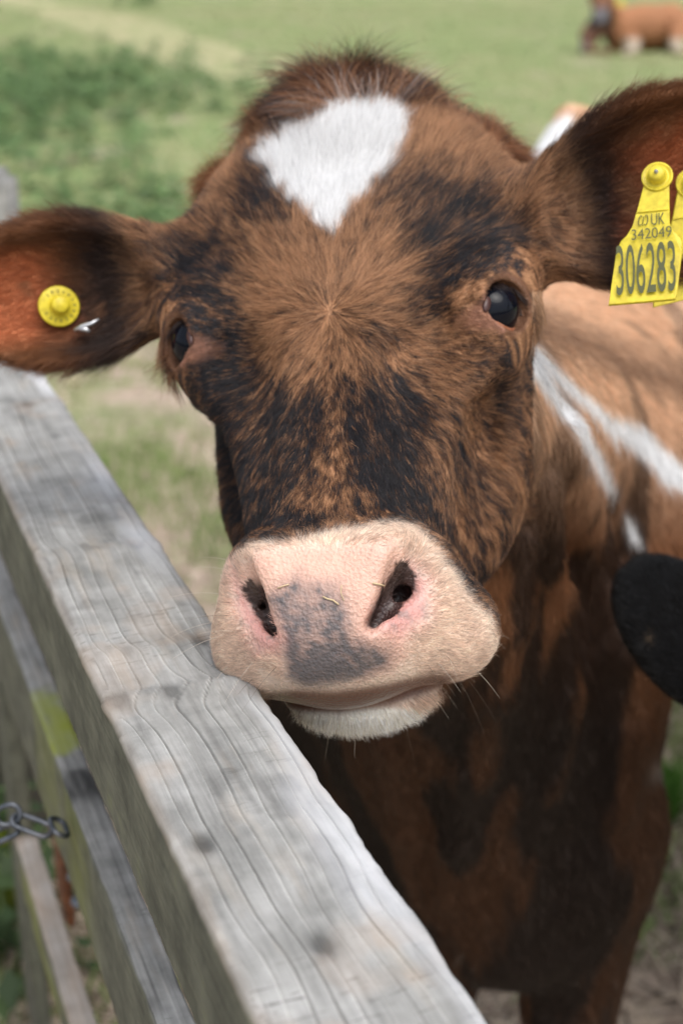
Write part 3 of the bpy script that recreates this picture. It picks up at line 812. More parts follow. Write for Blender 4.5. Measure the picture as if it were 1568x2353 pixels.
tag(fast_mesh('ground', P, F, g.m), kind='structure')
def ground_z(P):
    P = np.asarray(P, float).copy(); P[:, 2] = 0
    return (fbm(P, 1.7, 3) - .5) * .05 * np.exp(-P[:, 1] / 12)
# the worn track across the far field
track = [(-80, -30), (60, 8), (170, 30), (280, 60), (360, 92), (430, 118), (520, 142), (600, 160), (720, 172), (860, 176), (1000, 172)]
cen = np.array([on_plane(x, y, 0.0) for x, y in track]); 
tt = np.linspace(0, len(cen) - 1, 90); cen = np.stack([np.interp(tt, np.arange(len(cen)), cen[:, i]) for i in range(3)], 1)
dv = np.gradient(cen, axis=0); nv = np.stack([-dv[:, 1], dv[:, 0]], 1); nv /= np.linalg.norm(nv, axis=1, keepdims=True)
v = []; f = []
for i in range(len(cen)):
    wd = .75 + .5 * (vnoise(cen[i:i + 1], .9)[0] - .3)
    for j in range(5):
        s_ = (j - 2) / 2 * wd * (1 + .35 * (vnoise(cen[i:i + 1] + j * 3.1, 2.1)[0] - .5))
        v.append((cen[i, 0] + nv[i, 0] * s_, cen[i, 1] + nv[i, 1] * s_, .012 + ground_z(cen[i:i + 1])[0]))
for i in range(len(cen) - 1):
    for j in range(4): f.append((i * 5 + j, i * 5 + j + 1, i * 5 + j + 6, i * 5 + j + 5))
g = G('worn_track'); t = g.n('ShaderNodeTexCoord'); n3 = g.n(MUDN, i_Vector=(t, 'Object'), i_Scale=2.5, i_Detail=5.0)
g.bsdf(g.ramp(n3, [(.35, (.28, .30, .15)), (.6, (.42, .38, .23))]), .95, .05)
tag(mesh('path', v, f, g.m), kind='structure')

# ------------------------------------------------------------------ grass, straw and leaves
def leafmat(name):
    g = G(name); a = g.n('ShaderNodeAttribute', attribute_name='leaf_colour')
    b = g.bsdf(a, .55, .3)
    tr = g.n('ShaderNodeBsdfTranslucent'); g.link(a, 0, tr, 0); ms = g.n('ShaderNodeMixShader'); ms.inputs[0].default_value = .28
    g.link(b, 0, ms, 1); g.link(tr, 0, ms, 2); g.link(ms, 0, g.out, 'Surface')
    return g.m
leafm = leafmat('leaf')
def blades(name, base, height, width, lean, colour, kind='stuff', parent=None):
    n = len(base); a = rng.uniform(0, 2 * math.pi, n)
    side = np.stack([np.cos(a), np.sin(a), 0 * a], 1) * (width / 2)[:, None]
    b = rng.uniform(0, 2 * math.pi, n); ln = np.stack([np.cos(b), np.sin(b), 0 * b], 1) * lean[:, None]
    up = np.array([0, 0, 1.0])
    p0, p1 = base - side, base + side
    mid = base + ln * .35 + up * (height * .62)[:, None]
    p2, p3 = mid + side * .8, mid - side * .8
    tip = base + ln + up * height[:, None]; p4, p5 = tip + side * .12, tip - side * .12
    v = np.stack([p0, p1, p2, p3, p4, p5], 1).reshape(-1, 3)
    k = np.arange(n)[:, None] * 6
    F = np.concatenate([k + [0, 1, 2, 3], k + [3, 2, 4, 5]])
    o = fast_mesh(name, v, F, leafm, parent)
    colattr(o.data, 'leaf_colour', np.repeat(colour, 6, 0))
    if kind: o['kind'] = kind
    return o
def scatter_view(n, px0, px1, py0, py1, poly=None):
    """random places on the ground, evenly over the area, that fall in a part of the view"""
    c = np.array([on_plane(x, y, 0.0) for x, y in ((px0, py0), (px1, py0), (px0, py1), (px1, py1))])
    lo, hi = c.min(0), c.max(0); out = []
    tot = 0
    while tot < n:
        q = np.stack([rng.uniform(lo[0], hi[0], n), rng.uniform(lo[1], hi[1], n), np.zeros(n)], 1)
        x, y, z = proj(q); m = (x > px0) & (x < px1) & (y > py0) & (y < py1)
        if poly is not None: m &= sseg(x, y, poly) < 0
        out.append(q[m]); tot += m.sum()
    q = np.concatenate(out)[:n]; q[:, 2] = ground_z(q)
    return q
def gcol(n, P, a, b):
    m = np.clip(vnoise(P, 1.8) * .6 + rng.random(n) * .6 - .1, 0, 1)[:, None]
    return np.array(a) * (1 - m) + np.array(b) * m
# trodden turf near the gate: green tufts over dead straw
q = scatter_view(60000, -250, 1750, 700, 2420)
ok = fbm(q, 2.2, 3) + rng.normal(0, .05, len(q)) > .54; q = q[ok]; n = len(q)
blades('grass', q, rng.uniform(.015, .055, n), rng.uniform(.003, .006, n), rng.uniform(.005, .03, n), gcol(n, q, (.14, .25, .06), (.36, .42, .16)))
q = scatter_view(50000, -250, 1750, 700, 2420); n = len(q)
blades('dead_grass', q, rng.uniform(.002, .014, n), rng.uniform(.003, .007, n), rng.uniform(.02, .07, n), gcol(n, q, (.34, .25, .19), (.78, .64, .53)))
q = scatter_view(9000, -250, 1750, 1500, 2420); n = len(q)
blades('straw_litter', q, rng.uniform(.004, .020, n), rng.uniform(.003, .008, n), rng.uniform(.05, .14, n), np.where(rng.random((n, 1)) < .6, gcol(n, q, (.50, .40, .30), (.90, .78, .62)), np.array([[.09, .065, .045]])))
# short turf of the open field
q = scatter_view(50000, -200, 1750, 5, 900); n = len(q)
cc_ = gcol(n, q, (.22, .33, .13), (.46, .49, .25)); dry = (fbm(q, .8, 3) + rng.normal(0, .05, n) > .56)[:, None]
cc_ = np.where(dry, cc_ * .3 + np.array([.52, .44, .28]) * .7, cc_)
blades('meadow_grass', q, rng.uniform(.015, .045, n), rng.uniform(.010, .028, n), rng.uniform(.03, .09, n), cc_)
# bright tuft right of the cow's leg
q = scatter_view(1500, 1478, 1545, 1815, 1890); n = len(q)
blades('grass', q, rng.uniform(.03, .08, n), rng.uniform(.003, .006, n), rng.uniform(.01, .04, n), gcol(n, q, (.06, .17, .02), (.16, .30, .06)))
# nettles: leafy stems standing in drifts
def nettles(name, spots, hts, label, cat, per=26, size=(.05, .11), tint=1.0):
    root = empty(name, tuple(spots.mean(0)))
    tag(root, label, cat)
    c0 = spots.mean(0)
    sv = []; sf = []
    for s_, h_ in zip(spots, hts):
        k = len(sv); top = s_ + np.array([rng.normal(0, .06), rng.normal(0, .06), h_])
        v, f = sweep([s_, s_ * .5 + top * .5 + rng.normal(0, .01, 3), top], [.005, .004, .002], 4)
        sv += [tuple(q_ - c0) for q_ in v]; sf += [tuple(i + k for i in q_) for q_ in f]
    st_ = mesh('stem', sv, sf, plain(name + '_stem', (.10, .15, .05), .7), None); st_.parent = root; st_['kind'] = 'stuff'
    n = len(spots) * per
    i = np.repeat(np.arange(len(spots)), per); z = rng.uniform(.08, 1.05, n)
    a = rng.uniform(0, 2 * math.pi, n); r_ = rng.uniform(.01, .12, n) * (1.15 - z * .6)
    c = spots[i] - c0 + np.stack([np.cos(a) * r_, np.sin(a) * r_, z * hts[i]], 1)
    L = rng.uniform(size[0], size[1], n)[:, None]; d = np.stack([np.cos(a), np.sin(a), rng.uniform(-.5, .25, n)], 1); d /= np.linalg.norm(d, axis=1, keepdims=True)
    s2 = np.cross(d, [0, 0, 1.0]); s2 /= np.linalg.norm(s2, axis=1, keepdims=True)
    w_ = L * .30
    m_ = c + d * L * .45; v = np.stack([c, m_ + s2 * w_ - [0, 0, .006], c + d * L - [0, 0, .012], m_ - s2 * w_ - [0, 0, .006]], 1).reshape(-1, 3)
    F = np.arange(n)[:, None] * 4 + [0, 1, 2, 3]
    o = fast_mesh('leaf', v, F, leafm); o.parent = root; o['kind'] = 'stuff'
    q_ = rng.random((n, 1)); colr = np.array([.115, .215, .075]) * (1 - q_) + np.array([.26, .41, .15]) * q_; colr = colr * tint
    colattr(o.data, 'leaf_colour', np.repeat(colr, 4, 0))
    return root
drift = [(-300, 150), (60, 110), (170, 135), (255, 165), (280, 215), (290, 280), (330, 330), (400, 370), (450, 420), (470, 470), (440, 560), (300, 600), (-300, 640)]
sp = scatter_view(800, -300, 480, 120, 620, drift)
sp = sp[(fbm(sp, .55, 2) > .42)]; sp[:, :2] += rng.normal(0, .5, (len(sp), 2)) * (.4 + .1 * sp[:, 1:2])
tag(nettles('nettle_drift', sp, .05 + .32 * vnoise(sp, .9) ** 1.5, 'broad drift of dark green nettles in the field behind the left ear', 'nettles', 30, (.05, .11), .72), kind='stuff')
sp = np.array([on_plane(x, y, 0.0) for x, y in ((-60, 2120), (-20, 2180), (10, 2140), (20, 2210), (-40, 2050), (32, 2250), (-30, 2260))])
nettles('nettle', sp, np.full(len(sp), .26), 'dark green nettle clump at the foot of the gate, lower left', 'nettles', 30, (.03, .07), .28)
sp = np.array([on_plane(x, y, 0.0) for x, y in ((290, 14), (310, 10), (330, 16), (350, 12), (372, 14))]) + rng.normal(0, .2, (5, 3)) * [1, 1, 0]
nettles('thistle', sp, np.full(len(sp), .35), 'small dark weed clump far off at the top edge of the field', 'weeds', 40, (.12, .25))

# ------------------------------------------------------------------ the gate
KG = 1.09                                       # size of the gate
zg = lambda z: 1.5 - (1.5 - z) * KG
TH = math.radians(-21.19)                       # direction the gate runs, from +Y towards -X
GD = np.array([math.sin(TH), math.cos(TH), 0]); GN = np.array([GD[1], -GD[0], 0])          # along, and towards the cow
G0 = on_plane(231, 1600, zg(1.12)); G0 = G0 - GD * (G0 @ GD) ; G0[2] = 0                        # foot of the near-left face
def gp(s, v, z): return G0 + GD * s + GN * v + np.array([0, 0, z])
def smat(name, mossy, warm=0.0):
    g = G(name); t = g.n('ShaderNodeTexCoord')
    mp = g.n('ShaderNodeMapping', i_Vector=(t, 'Object')); mp.inputs['Scale'].default_value = (1, .045, 1)
    a = g.n('ShaderNodeAttribute', attribute_name='grain')
    nz = g.n(MUDN, i_Vector=mp, i_Scale=170.0, i_Detail=5.0, i_Roughness=.7)
    n2 = g.n(MUDN, i_Vector=(t, 'Object'), i_Scale=26.0, i_Detail=5.0, i_Roughness=.62)
    mp3 = g.n('ShaderNodeMapping', i_Vector=(t, 'Object')); mp3.inputs['Scale'].default_value = (1, .22, 1)
    n3 = g.n(MUDN, i_Vector=mp3, i_Scale=60.0, i_Detail=3.0)
    c1 = g.ramp(n2, [(.26, (.215, .215, .205)), (.48, (.32, .317, .302)), (.72, (.44, .435, .42))])
    c2 = g.ramp(nz, [(.25, .62), (.55, 1.0), (.8, 1.14)])
    c3 = g.mix(1.0, c1, c2, 'MULTIPLY')
    w_ = g.ramp(n3, [(.55, (0, 0, 0)), (.75, (1, 1, 1))])
    c4 = g.mix(g.mathn('MULTIPLY', w_, .35), c3, (.45, .375, .29))
    mpf = g.n('ShaderNodeMapping', i_Vector=(t, 'Object')); mpf.inputs['Scale'].default_value = (.16, 1, 1)
    nf = g.n(MUDN, i_Vector=mpf, i_Scale=420.0, i_Detail=3.0); nm_ = g.n(MUDN, i_Vector=(t, 'Object'), i_Scale=9.0, i_Detail=3.0)
    fl = g.ramp(nf, [(.60, 0.0), (.68, 1.0)]); fl2 = g.ramp(nm_, [(.48, 0.0), (.62, .75)])
    c4 = g.mix(g.mathn('MULTIPLY', fl, fl2), c4, (.17, .165, .155))
    gr = g.n('ShaderNodeMapRange'); g.link(a, 'Fac', gr, 0)
    gr.inputs[1].default_value = -1; gr.inputs[2].default_value = 1; gr.inputs[3].default_value = .45; gr.inputs[4].default_value = 1.32
    c5 = g.mix(1.0, c4, gr, 'MULTIPLY')
    # green film of algae on the side faces
    ge = g.n('ShaderNodeNewGeometry'); sp_ = g.n('ShaderNodeSeparateXYZ'); g.link(ge, 'Normal', sp_, 0)
    ab = g.mathn('ABSOLUTE', 0.0); g.link(sp_, 2, ab, 0)
    sd_ = g.n('ShaderNodeMapRange'); g.link(ab, 0, sd_, 0); sd_.inputs[1].default_value = .2; sd_.inputs[2].default_value = .75; sd_.inputs[3].default_value = 1; sd_.inputs[4].default_value = 0
    al = g.ramp(n2, [(.35, (.078, .080, .060)), (.6, (.145, .148, .108)), (.8, (.175, .19, .095))])
    al2 = g.mix(1.0, al, c2, 'MULTIPLY')
    fac = g.mathn('MULTIPLY', sd_, .92)
    c6 = g.mix(fac, c5, al2)
    last = c6
    for nm, colr in (('lichen', (.27, .30, .05)), ('stain', (.035, .034, .033)), ('warm', (.36, .27, .20)), ('pale', (.64, .65, .68))):
        at2 = g.n('ShaderNodeAttribute', attribute_name=nm)
        mk = g.mathn('MULTIPLY', 0.0, 1.0); g.link(at2, 'Fac', mk, 0)
        rr = g.ramp(n3, [(.35, .55), (.6, 1.0)]); mk2 = g.n('ShaderNodeMath', operation='MULTIPLY'); g.link(mk, 0, mk2, 0); g.link(rr, 0, mk2, 1)
        last = g.mix(mk2, last, colr)
    hgt = g.mix(.5, nz, n3)
    g.bsdf(last, .85, .15, g.bump(hgt, .5, .0016))
    return g.m
wood = smat('weathered_gate_wood', 1)
def bar(name, s0, s1, v0, v1, z0, z1, ds, nu, nside, amp, seed, period=.0085, knots=(), parent=None, rnd=.006, lichen=None, stain=None, warm=None, pale=None, chip=.0012):
    """sawn timber lying along the gate, with raised grain, rounded arrises and knots"""
    ns = int((s1 - s0) / ds) + 1; ss = np.linspace(s0, s1, ns)
    wd, ht = v1 - v0, z1 - z0
    prof = []                                   # (v, z, nv, nz, across)
    for u in np.linspace(0, 1, nu): prof.append((v0 + rnd + (wd - 2 * rnd) * u, z1, 0, 1, u))
    for a in (60, 30): prof.append((v1 - rnd + rnd * math.cos(math.radians(a)), z1 - rnd + rnd * math.sin(math.radians(a)), math.cos(math.radians(a)), math.sin(math.radians(a)), 1.02))
    for u in np.linspace(0, 1, nside): prof.append((v1, z1 - rnd - (ht - 2 * rnd) * u, 1, 0, 1.05 + u))
    for a in (-45,): prof.append((v1 - rnd + rnd * .7, z0 + rnd - rnd * .7, .7, -.7, 2.1))
    for u in np.linspace(0, 1, 4): prof.append((v1 - rnd - (wd - 2 * rnd) * u, z0, 0, -1, 2.2))
    prof.append((v0 + rnd - rnd * .7, z0 + rnd - rnd * .7, -.7, -.7, 3.0))
    for u in np.linspace(0, 1, nside): prof.append((v0, z0 + rnd + (ht - 2 * rnd) * u, -1, 0, 3.1 + u))
    for a in (150, 120): prof.append((v0 + rnd + rnd * math.cos(math.radians(a)), z1 - rnd + rnd * math.sin(math.radians(a)), math.cos(math.radians(a)), math.sin(math.radians(a)), -.02))
    prof = np.array(prof); m = len(prof)
    Sg, Ug = np.meshgrid(ss, np.arange(m), indexing='ij')
    pv, pz, nv_, nz_ = [prof[:, k][None].repeat(ns, 0) for k in range(4)]
    top = (nz_ > .3)
    q = np.stack([Sg * 1.0 + seed, pv * 1.0, pz], -1)
    lat = pv + .0030 * (vnoise(np.stack([Sg * 1.0, Sg * 0 + seed, Sg * 0], -1), 4.0) - .5) * 2 + .0010 * (vnoise(np.stack([Sg, pv * 3, Sg * 0 + seed], -1), 16) - .5)
    for (ks, kv, kr, ka) in knots:              # grain swerves round and across knots
        dd = (Sg - ks) / kr; lat = lat + ka * np.exp(-dd ** 2) * np.tanh((pv - kv) / .012) + ka * .9 * np.tanh(dd * 1.3) * np.exp(-(dd * .55) ** 2)
    w1 = lat / period + 1.6 * vnoise(np.stack([lat * 45, lat * 0 + seed, lat * 0], -1), 1.0) + .25 * vnoise(np.stack([Sg, pv * 5, Sg * 0 + seed], -1), 9)
    fr_ = w1 - np.floor(w1)
    ridge = np.exp(-((fr_ - .5) / .055) ** 2); crack = np.exp(-((fr_ - .61) / .055) ** 2) * (.35 + .65 * np.clip((vnoise(np.stack([np.floor(w1) * 7.7, Sg * 7, Sg * 0 + seed], -1), 1.0) - .35) * 4, 0, 1)); swell = np.cos((fr_ - .5) * 2 * math.pi)
    strong = .45 + .75 * vnoise(np.stack([np.floor(w1) * 3.1, Sg * 4, Sg * 0], -1), 1.0)
    grain = ridge * strong * .62 - crack * 1.25 * strong - .02 + swell * .07 + (vnoise(np.stack([Sg * .12, pv * 8, Sg * 0 + seed], -1), 60) - .5) * .35
    sidef = ~top
    tt_ = pz / period + 3 * vnoise(np.stack([Sg, pz * 2, pv], -1), 7); fs = tt_ - np.floor(tt_)
    gs_ = (np.exp(-((fs - .5) / .12) ** 2) - .3) * .35
    grain = np.where(top, grain, gs_)
    rough = (fbm(np.stack([Sg * 1.4, pv, pz], -1) + seed, 120, 2) - .5) * .0010
    edge = 1 - np.clip(np.minimum(np.abs(pv - v0), np.abs(pv - v1)) / .006, 0, 1)
    chipd = -edge * np.clip(fbm(np.stack([Sg, pv * .3, pz * .3], -1) + 3 * seed, 28, 3) - .5, 0, 1) * chip * 4
    sag = .0025 * (vnoise(np.stack([Sg, Sg * 0, Sg * 0 + seed], -1), 2.3) - .5)
    disp = grain * amp + rough + chipd
    cupd = np.zeros_like(disp)
    for (ks, kv, kr, ka) in knots:
        rr = np.hypot((Sg - ks) / 1.7, pv - kv); kn = np.exp(-(rr / .0055) ** 2)
        disp = disp - kn * .0022 * top; grain = np.where(top, grain * (1 - kn) - kn * 1.5, grain)
        disp = disp + np.exp(-((Sg - ks) / (kr * .5)) ** 2) * .0016 * top
    pv2 = pv + nv_ * disp + sag * 1.2; pz2 = pz + nz_ * disp + sag * .6
    V_ = G0 + Sg[..., None] * GD + pv2[..., None] * GN; V_[..., 2] += pz2
    # object space: the timber runs along its own y axis
    o_ = gp(s0, v0, z0); Rw = np.stack([GN, GD, [0, 0, 1.0]], 1)
    Vl = (V_.reshape(-1, 3) - o_) @ Rw
    ij = np.arange(ns * m).reshape(ns, m); a_, b_ = ij[:-1], ij[1:]
    F = np.stack([a_, np.roll(a_, -1, 1), np.roll(b_, -1, 1), b_], -1).reshape(-1, 4)[:, ::-1]
    # capped ends
    caps = []
    for row, flip in ((0, False), (ns - 1, True)):
        c_i = len(Vl); Vl = np.concatenate([Vl, Vl[ij[row]].mean(0)[None]])
        for k in range(0, m):
            tri = (ij[row, k], ij[row, (k + 1) % m], c_i, c_i); caps.append(tri if not flip else tri)
    me = bpy.data.meshes.new(name)
    faces = [tuple(map(int, x)) for x in F] + [tuple(map(int, x[:3])) for x in caps]
    if len(F) > 20000:
        o = fast_mesh(name, Vl, F, wood)
    else:
        o = mesh(name, Vl, faces, wood)
    me = o.data
    pad2 = len(Vl) - ns * m
    def fa(nm, arr):
        a2 = me.attributes.new(nm, 'FLOAT', 'POINT'); a2.data.foreach_set('value', np.concatenate([arr.reshape(-1), np.zeros(pad2)]).astype(np.float32))
    fa('grain', grain)
    z_ = np.zeros_like(grain)
    def blob(fn): return np.clip(fn(Sg, pv, pz, top), 0, 1) if fn else z_
    fa('lichen', blob(lichen)); fa('stain', blob(stain)); fa('warm', blob(warm)); fa('pale', blob(pale))
    o.matrix_world = Matrix.Translation(Vector(o_)) @ Matrix(Rw.tolist()).to_4x4()
    if parent: o.parent = parent
    return o
gate = empty('field_gate', (0, 0, 0)); tag(gate, 'weathered grey wooden field gate running beside the brindle cow', 'gate')
def sof(px, py): return (on_plane(px, py, zg(1.12)) - G0) @ GD
def vof(px, py): return (on_plane(px, py, zg(1.12)) - G0) @ GN
def kn(px, py, kr, ka): return (sof(px, py), vof(px, py), kr, ka)
knots = [kn(315, 1250, .03, .0035), kn(470, 1940, .03, .002), kn(62, 930, .04, .003), kn(740, 2175, .04, .004), kn(465, 1470, .02, .0025), kn(395, 1590, .020, -.0045), kn(270, 1612, .015, -.003)]
def st_top(S_, V_, Z_, T_):
    q = fbm(np.stack([S_ * .9, V_, S_ * 0], -1), 38, 3); k = np.zeros_like(S_)
    for (ks, kv, kr, ka) in knots[:5]: k = np.maximum(k, np.exp(-(np.hypot((S_ - ks) / 1.3, V_ - kv) / .0048) ** 2) * (.45 + .4 * q))
    return np.maximum(k, np.clip((q - .64) * 5, 0, .32) * T_)
wa = lambda S_, V_, Z_, T_: np.clip((fbm(np.stack([S_, V_, S_ * 0 + 4], -1), 30, 3) - .55) * 3, 0, .28) * T_ + np.exp(-((V_ - .001) / .004) ** 2) * .3 * T_
top_bar = bar('top_rail', .28, 2.20, 0, .084 * KG, zg(1.04), zg(1.12), .0030, 190, 14, .0010, 1.3, .0092, knots, gate, .0065, stain=st_top, warm=wa, pale=lambda S_, V_, Z_, T_: T_ * .55 * np.clip((V_ / (.084 * KG) - .74) / .14 + (fbm(np.stack([S_ * .5, V_, S_ * 0], -1), 26, 3) - .5) * 3.2, 0, 1) * np.clip((fbm(np.stack([S_, S_ * 0, S_ * 0 + 7], -1), 7, 2) - .38) * 5, .15, 1))
def g_y(py, z):                                 # distance along the gate at which a height shows at a picture row
    best = min(np.linspace(.2, 3.2, 600), key=lambda s_: abs(proj(gp(s_, 0.01, z)[None])[1][0] - py)); return best
l0, l1 = g_y(1745, zg(.925)), g_y(1570, zg(.925))
def li2(S_, V_, Z_, T_):
    n_ = fbm(np.stack([S_, V_, Z_], -1), 45, 2); return (np.clip((S_ - l0 + (n_ - .5) * .06) / .02, 0, 1) * np.clip((l1 - S_ + (n_ - .5) * .1) / .05, 0, 1)) * (T_ * 1.0 + (~T_) * .30) * (.75 + .6 * (n_ - .4)) + (~T_) * .35 * np.exp(-((S_ - l0 + .07) / .05) ** 2)
def st2(S_, V_, Z_, T_):
    n_ = fbm(np.stack([S_, V_, S_ * 0], -1), 30, 3); a0 = g_y(1790, zg(.925))
    return (np.exp(-((S_ - a0 + .015) / .028) ** 2) * 1.1 + np.clip((n_ - .52) * 5, 0, .75)) * T_ * (S_ < l0 + .02)
bar('slat', .28, 2.20, .010 * KG, .033 * KG, zg(.825), zg(.925), .006, 14, 10, .0007, 5.1, .0075, (), gate, .003, lichen=li2, stain=st2)
st3 = lambda S_, V_, Z_, T_: np.clip((fbm(np.stack([S_, V_, S_ * 0 + 9], -1), 40, 3) - .53) * 4, 0, .6) * T_
wa3 = lambda S_, V_, Z_, T_: .55 * T_ + 0 * S_
li3 = lambda S_, V_, Z_, T_: np.clip((fbm(np.stack([S_, V_, Z_], -1), 12, 2) - .45) * 3, 0, .5) * (~T_)
s3 = g_y(1925, zg(.635))
bar('slat', .28, s3, .010 * KG, .033 * KG, zg(.585), zg(.635), .006, 14, 8, .0007, 8.7, .0075, (), gate, .003, stain=st3, warm=wa3, lichen=li3)
# upright boards of the gate and the strap that carries it
def box(name, s0, s1, v0, v1, z0, z1, m, parent, bev=.003, attrs=True):
    import bmesh
    bm = bmesh.new(); bmesh.ops.create_cube(bm, size=1)
    for v in bm.verts: v.co = Vector(((v.co.x + .5) * (v1 - v0), (v.co.y + .5) * (s1 - s0), (v.co.z + .5) * (z1 - z0)))
    bmesh.ops.subdivide_edges(bm, edges=bm.edges[:], cuts=3, use_grid_fill=True)
    for v in bm.verts: v.co += Vector(rng.normal(0, .0006, 3))
    bmesh.ops.bevel(bm, geom=[e for e in bm.edges if len(e.link_faces) == 2 and e.calc_face_angle(0) > 1.2], offset=bev, segments=2, affect='EDGES')
    me = bpy.data.meshes.new(name); bm.to_mesh(me); bm.free(); smooth(me)
    o = link(name, me, m); Rw = np.stack([GN, GD, [0, 0, 1.0]], 1)
    o.matrix_world = Matrix.Translation(Vector(gp(s0, v0, z0))) @ Matrix(Rw.tolist()).to_4x4()
    if parent: o.parent = parent
    return o
box('upright', 1.62, 1.71, .0365, .060, .04, zg(1.04) - .003, wood, gate)
box('upright', 2.11, 2.20, .0365, .076, .02, zg(1.04) - .003, wood, gate)
rust = G('rusty_iron'); t = rust.n('ShaderNodeTexCoord'); nr = rust.n(MUDN, i_Vector=(t, 'Object'), i_Scale=90.0, i_Detail=4.0)
rust.bsdf(rust.ramp(nr, [(.35, (.05, .024, .014)), (.55, (.16, .055, .022)), (.75, (.28, .12, .05))]), .75, .3, rust.bump(nr, .5, .002)); rust = rust.m
steel = G('worn_steel'); t = steel.n('ShaderNodeTexCoord'); nr = steel.n(MUDN, i_Vector=(t, 'Object'), i_Scale=70.0, i_Detail=4.0)
steel.bsdf(steel.ramp(nr, [(.4, (.07, .08, .095)), (.6, (.15, .16, .18)), (.8, (.12, .06, .04))]), .42, .5, steel.bump(nr, .3, .001), Metallic=.75); steel = steel.m
# iron hasp plate that hangs between the slats, seen beyond the second one
def atp(px, py, s_v):                           # where a sight line meets the plane standing s_v behind the near face of the gate
    r = at(px, py, 1.0) - CAM; A = G0 + GN * s_v
    t_ = ((A - CAM) @ GN) / (r @ GN); return CAM + r * t_
pA, pB = atp(118, 1830, .07), atp(150, 2065, .07)
ds_, dz = (pA - G0) @ GD, pA[2]; es, ez = (pB - G0) @ GD, pB[2]
hasp = empty('gate_hasp', tuple(gp(ds_, .07, dz))); tag(hasp, 'rusty iron hasp plate hanging behind the second slat of the gate', 'hasp')
o = box('plate', min(ds_, es) - .030, min(ds_, es) + .032, .066, .076, min(dz, ez) - .02, max(dz, ez) + .03, rust, None, .002); o.parent = hasp; o.matrix_parent_inverse = Matrix.Translation(-Vector(hasp.location))
for px, py in ((178, 2012), (186, 2070)):
    pc = atp(px, py, .052); v, f = uvsphere(.011, 16, 10); v[:, 2] *= .6
    o = fast_mesh('bolt', v + pc, f, steel, None); o.parent = hasp; o.matrix_parent_inverse = Matrix.Translation(-Vector(hasp.location))
# chain looped through the gate
chain = empty('chain', tuple(atp(60, 1880, -.005))); tag(chain, 'short worn steel chain looped round the gate at the left edge', 'chain')
def chain_link(c, ax, nrm, L=.030, Wd=.019, r=.0050):
    ax = ax / np.linalg.norm(ax); sd2 = np.cross(nrm, ax); sd2 /= np.linalg.norm(sd2); pts = []
    for k in range(36):
        a = 2 * math.pi * k / 36; ca, sa = math.cos(a), math.sin(a)
        pts.append(c + ax * ((L - Wd) * np.sign(ca) * min(1, abs(ca) * 3) + Wd * ca) + sd2 * Wd * sa)
    v, f = sweep(pts, r, 12, True)
    o = mesh('chain_link', v, f, steel, None); o.parent = chain; o.matrix_parent_inverse = Matrix.Translation(-Vector(chain.location)); return o
zc_ = proj(atp(120, 1905, -.004)[None])[2][0] - .008      # the chain hangs just in front of the slats
cp_ = lambda x, y, d=0.0: at(x, y, zc_ + d)
chain_link(cp_(20, 1872), UP * .3 + RT, -FW, .0095, .0075, .0022)
chain_link(cp_(74, 1896), cp_(122, 1914) - cp_(26, 1878), UP * .75 - FW * .65, .0160, .0062, .0023)
chain_link(cp_(2, 1918, .002), cp_(50, 1898) - cp_(-46, 1938), UP * .75 - FW * .65, .0160, .0062, .0023)
chain_link(cp_(-75, 1946), RT + UP * .1, -FW, .014, .0075, .0022)
chain_link(cp_(136, 1900, .002), GD, -FW + RT * .6, .012, .0065, .0022)

# gate post at the far end
import bmesh
pt = on_plane(-75, 560, 0.92)
s_post = (pt - G0) @ GD
Pc = at(-62, 400, 2.15); Pc[2] = 0
bm = bmesh.new(); bmesh.ops.create_cube(bm, size=1)
topz = at(-62, 392, 2.15)[2]
for v in bm.verts: v.co = Vector((v.co.x * .115, v.co.y * .115, (v.co.z + .5) * topz))
bmesh.ops.bevel(bm, geom=bm.edges[:], offset=.014, segments=3, affect='EDGES')
me = bpy.data.meshes.new('gate_post'); bm.to_mesh(me); bm.free(); smooth(me)
o = link('gate_post', me, wood); o.location = Pc; o.rotation_euler = (0, 0, -TH * .0)
tag(o, 'pale grey square gate post standing above the left ear at the picture edge', 'post')
# a greener post at the near left of the gate, under the chain
Pg = atp(-14, 1990, .035)
bm = bmesh.new(); bmesh.ops.create_cone(bm, cap_ends=True, segments=20, radius1=.030, radius2=.029, depth=1.0)
zt_ = atp(-14, 1915, .035)[2]
for v in bm.verts: v.co = Vector((v.co.x, v.co.y, (v.co.z + .5) * zt_))
me = bpy.data.meshes.new('post'); bm.to_mesh(me); bm.free(); smooth(me)
gg = G('algae_wood'); t = gg.n('ShaderNodeTexCoord'); nn_ = gg.n(MUDN, i_Vector=(t, 'Object'), i_Scale=18.0, i_Detail=4.0)
gg.bsdf(gg.ramp(nn_, [(.35, (.10, .14, .02)), (.6, (.20, .25, .035)), (.8, (.12, .11, .05))]), .9, .1, gg.bump(nn_, .4, .004))
o = link('post', me, gg.m); o.location = (Pg[0], Pg[1], 0)
tag(o, 'short round post green with algae behind the chain', 'post')

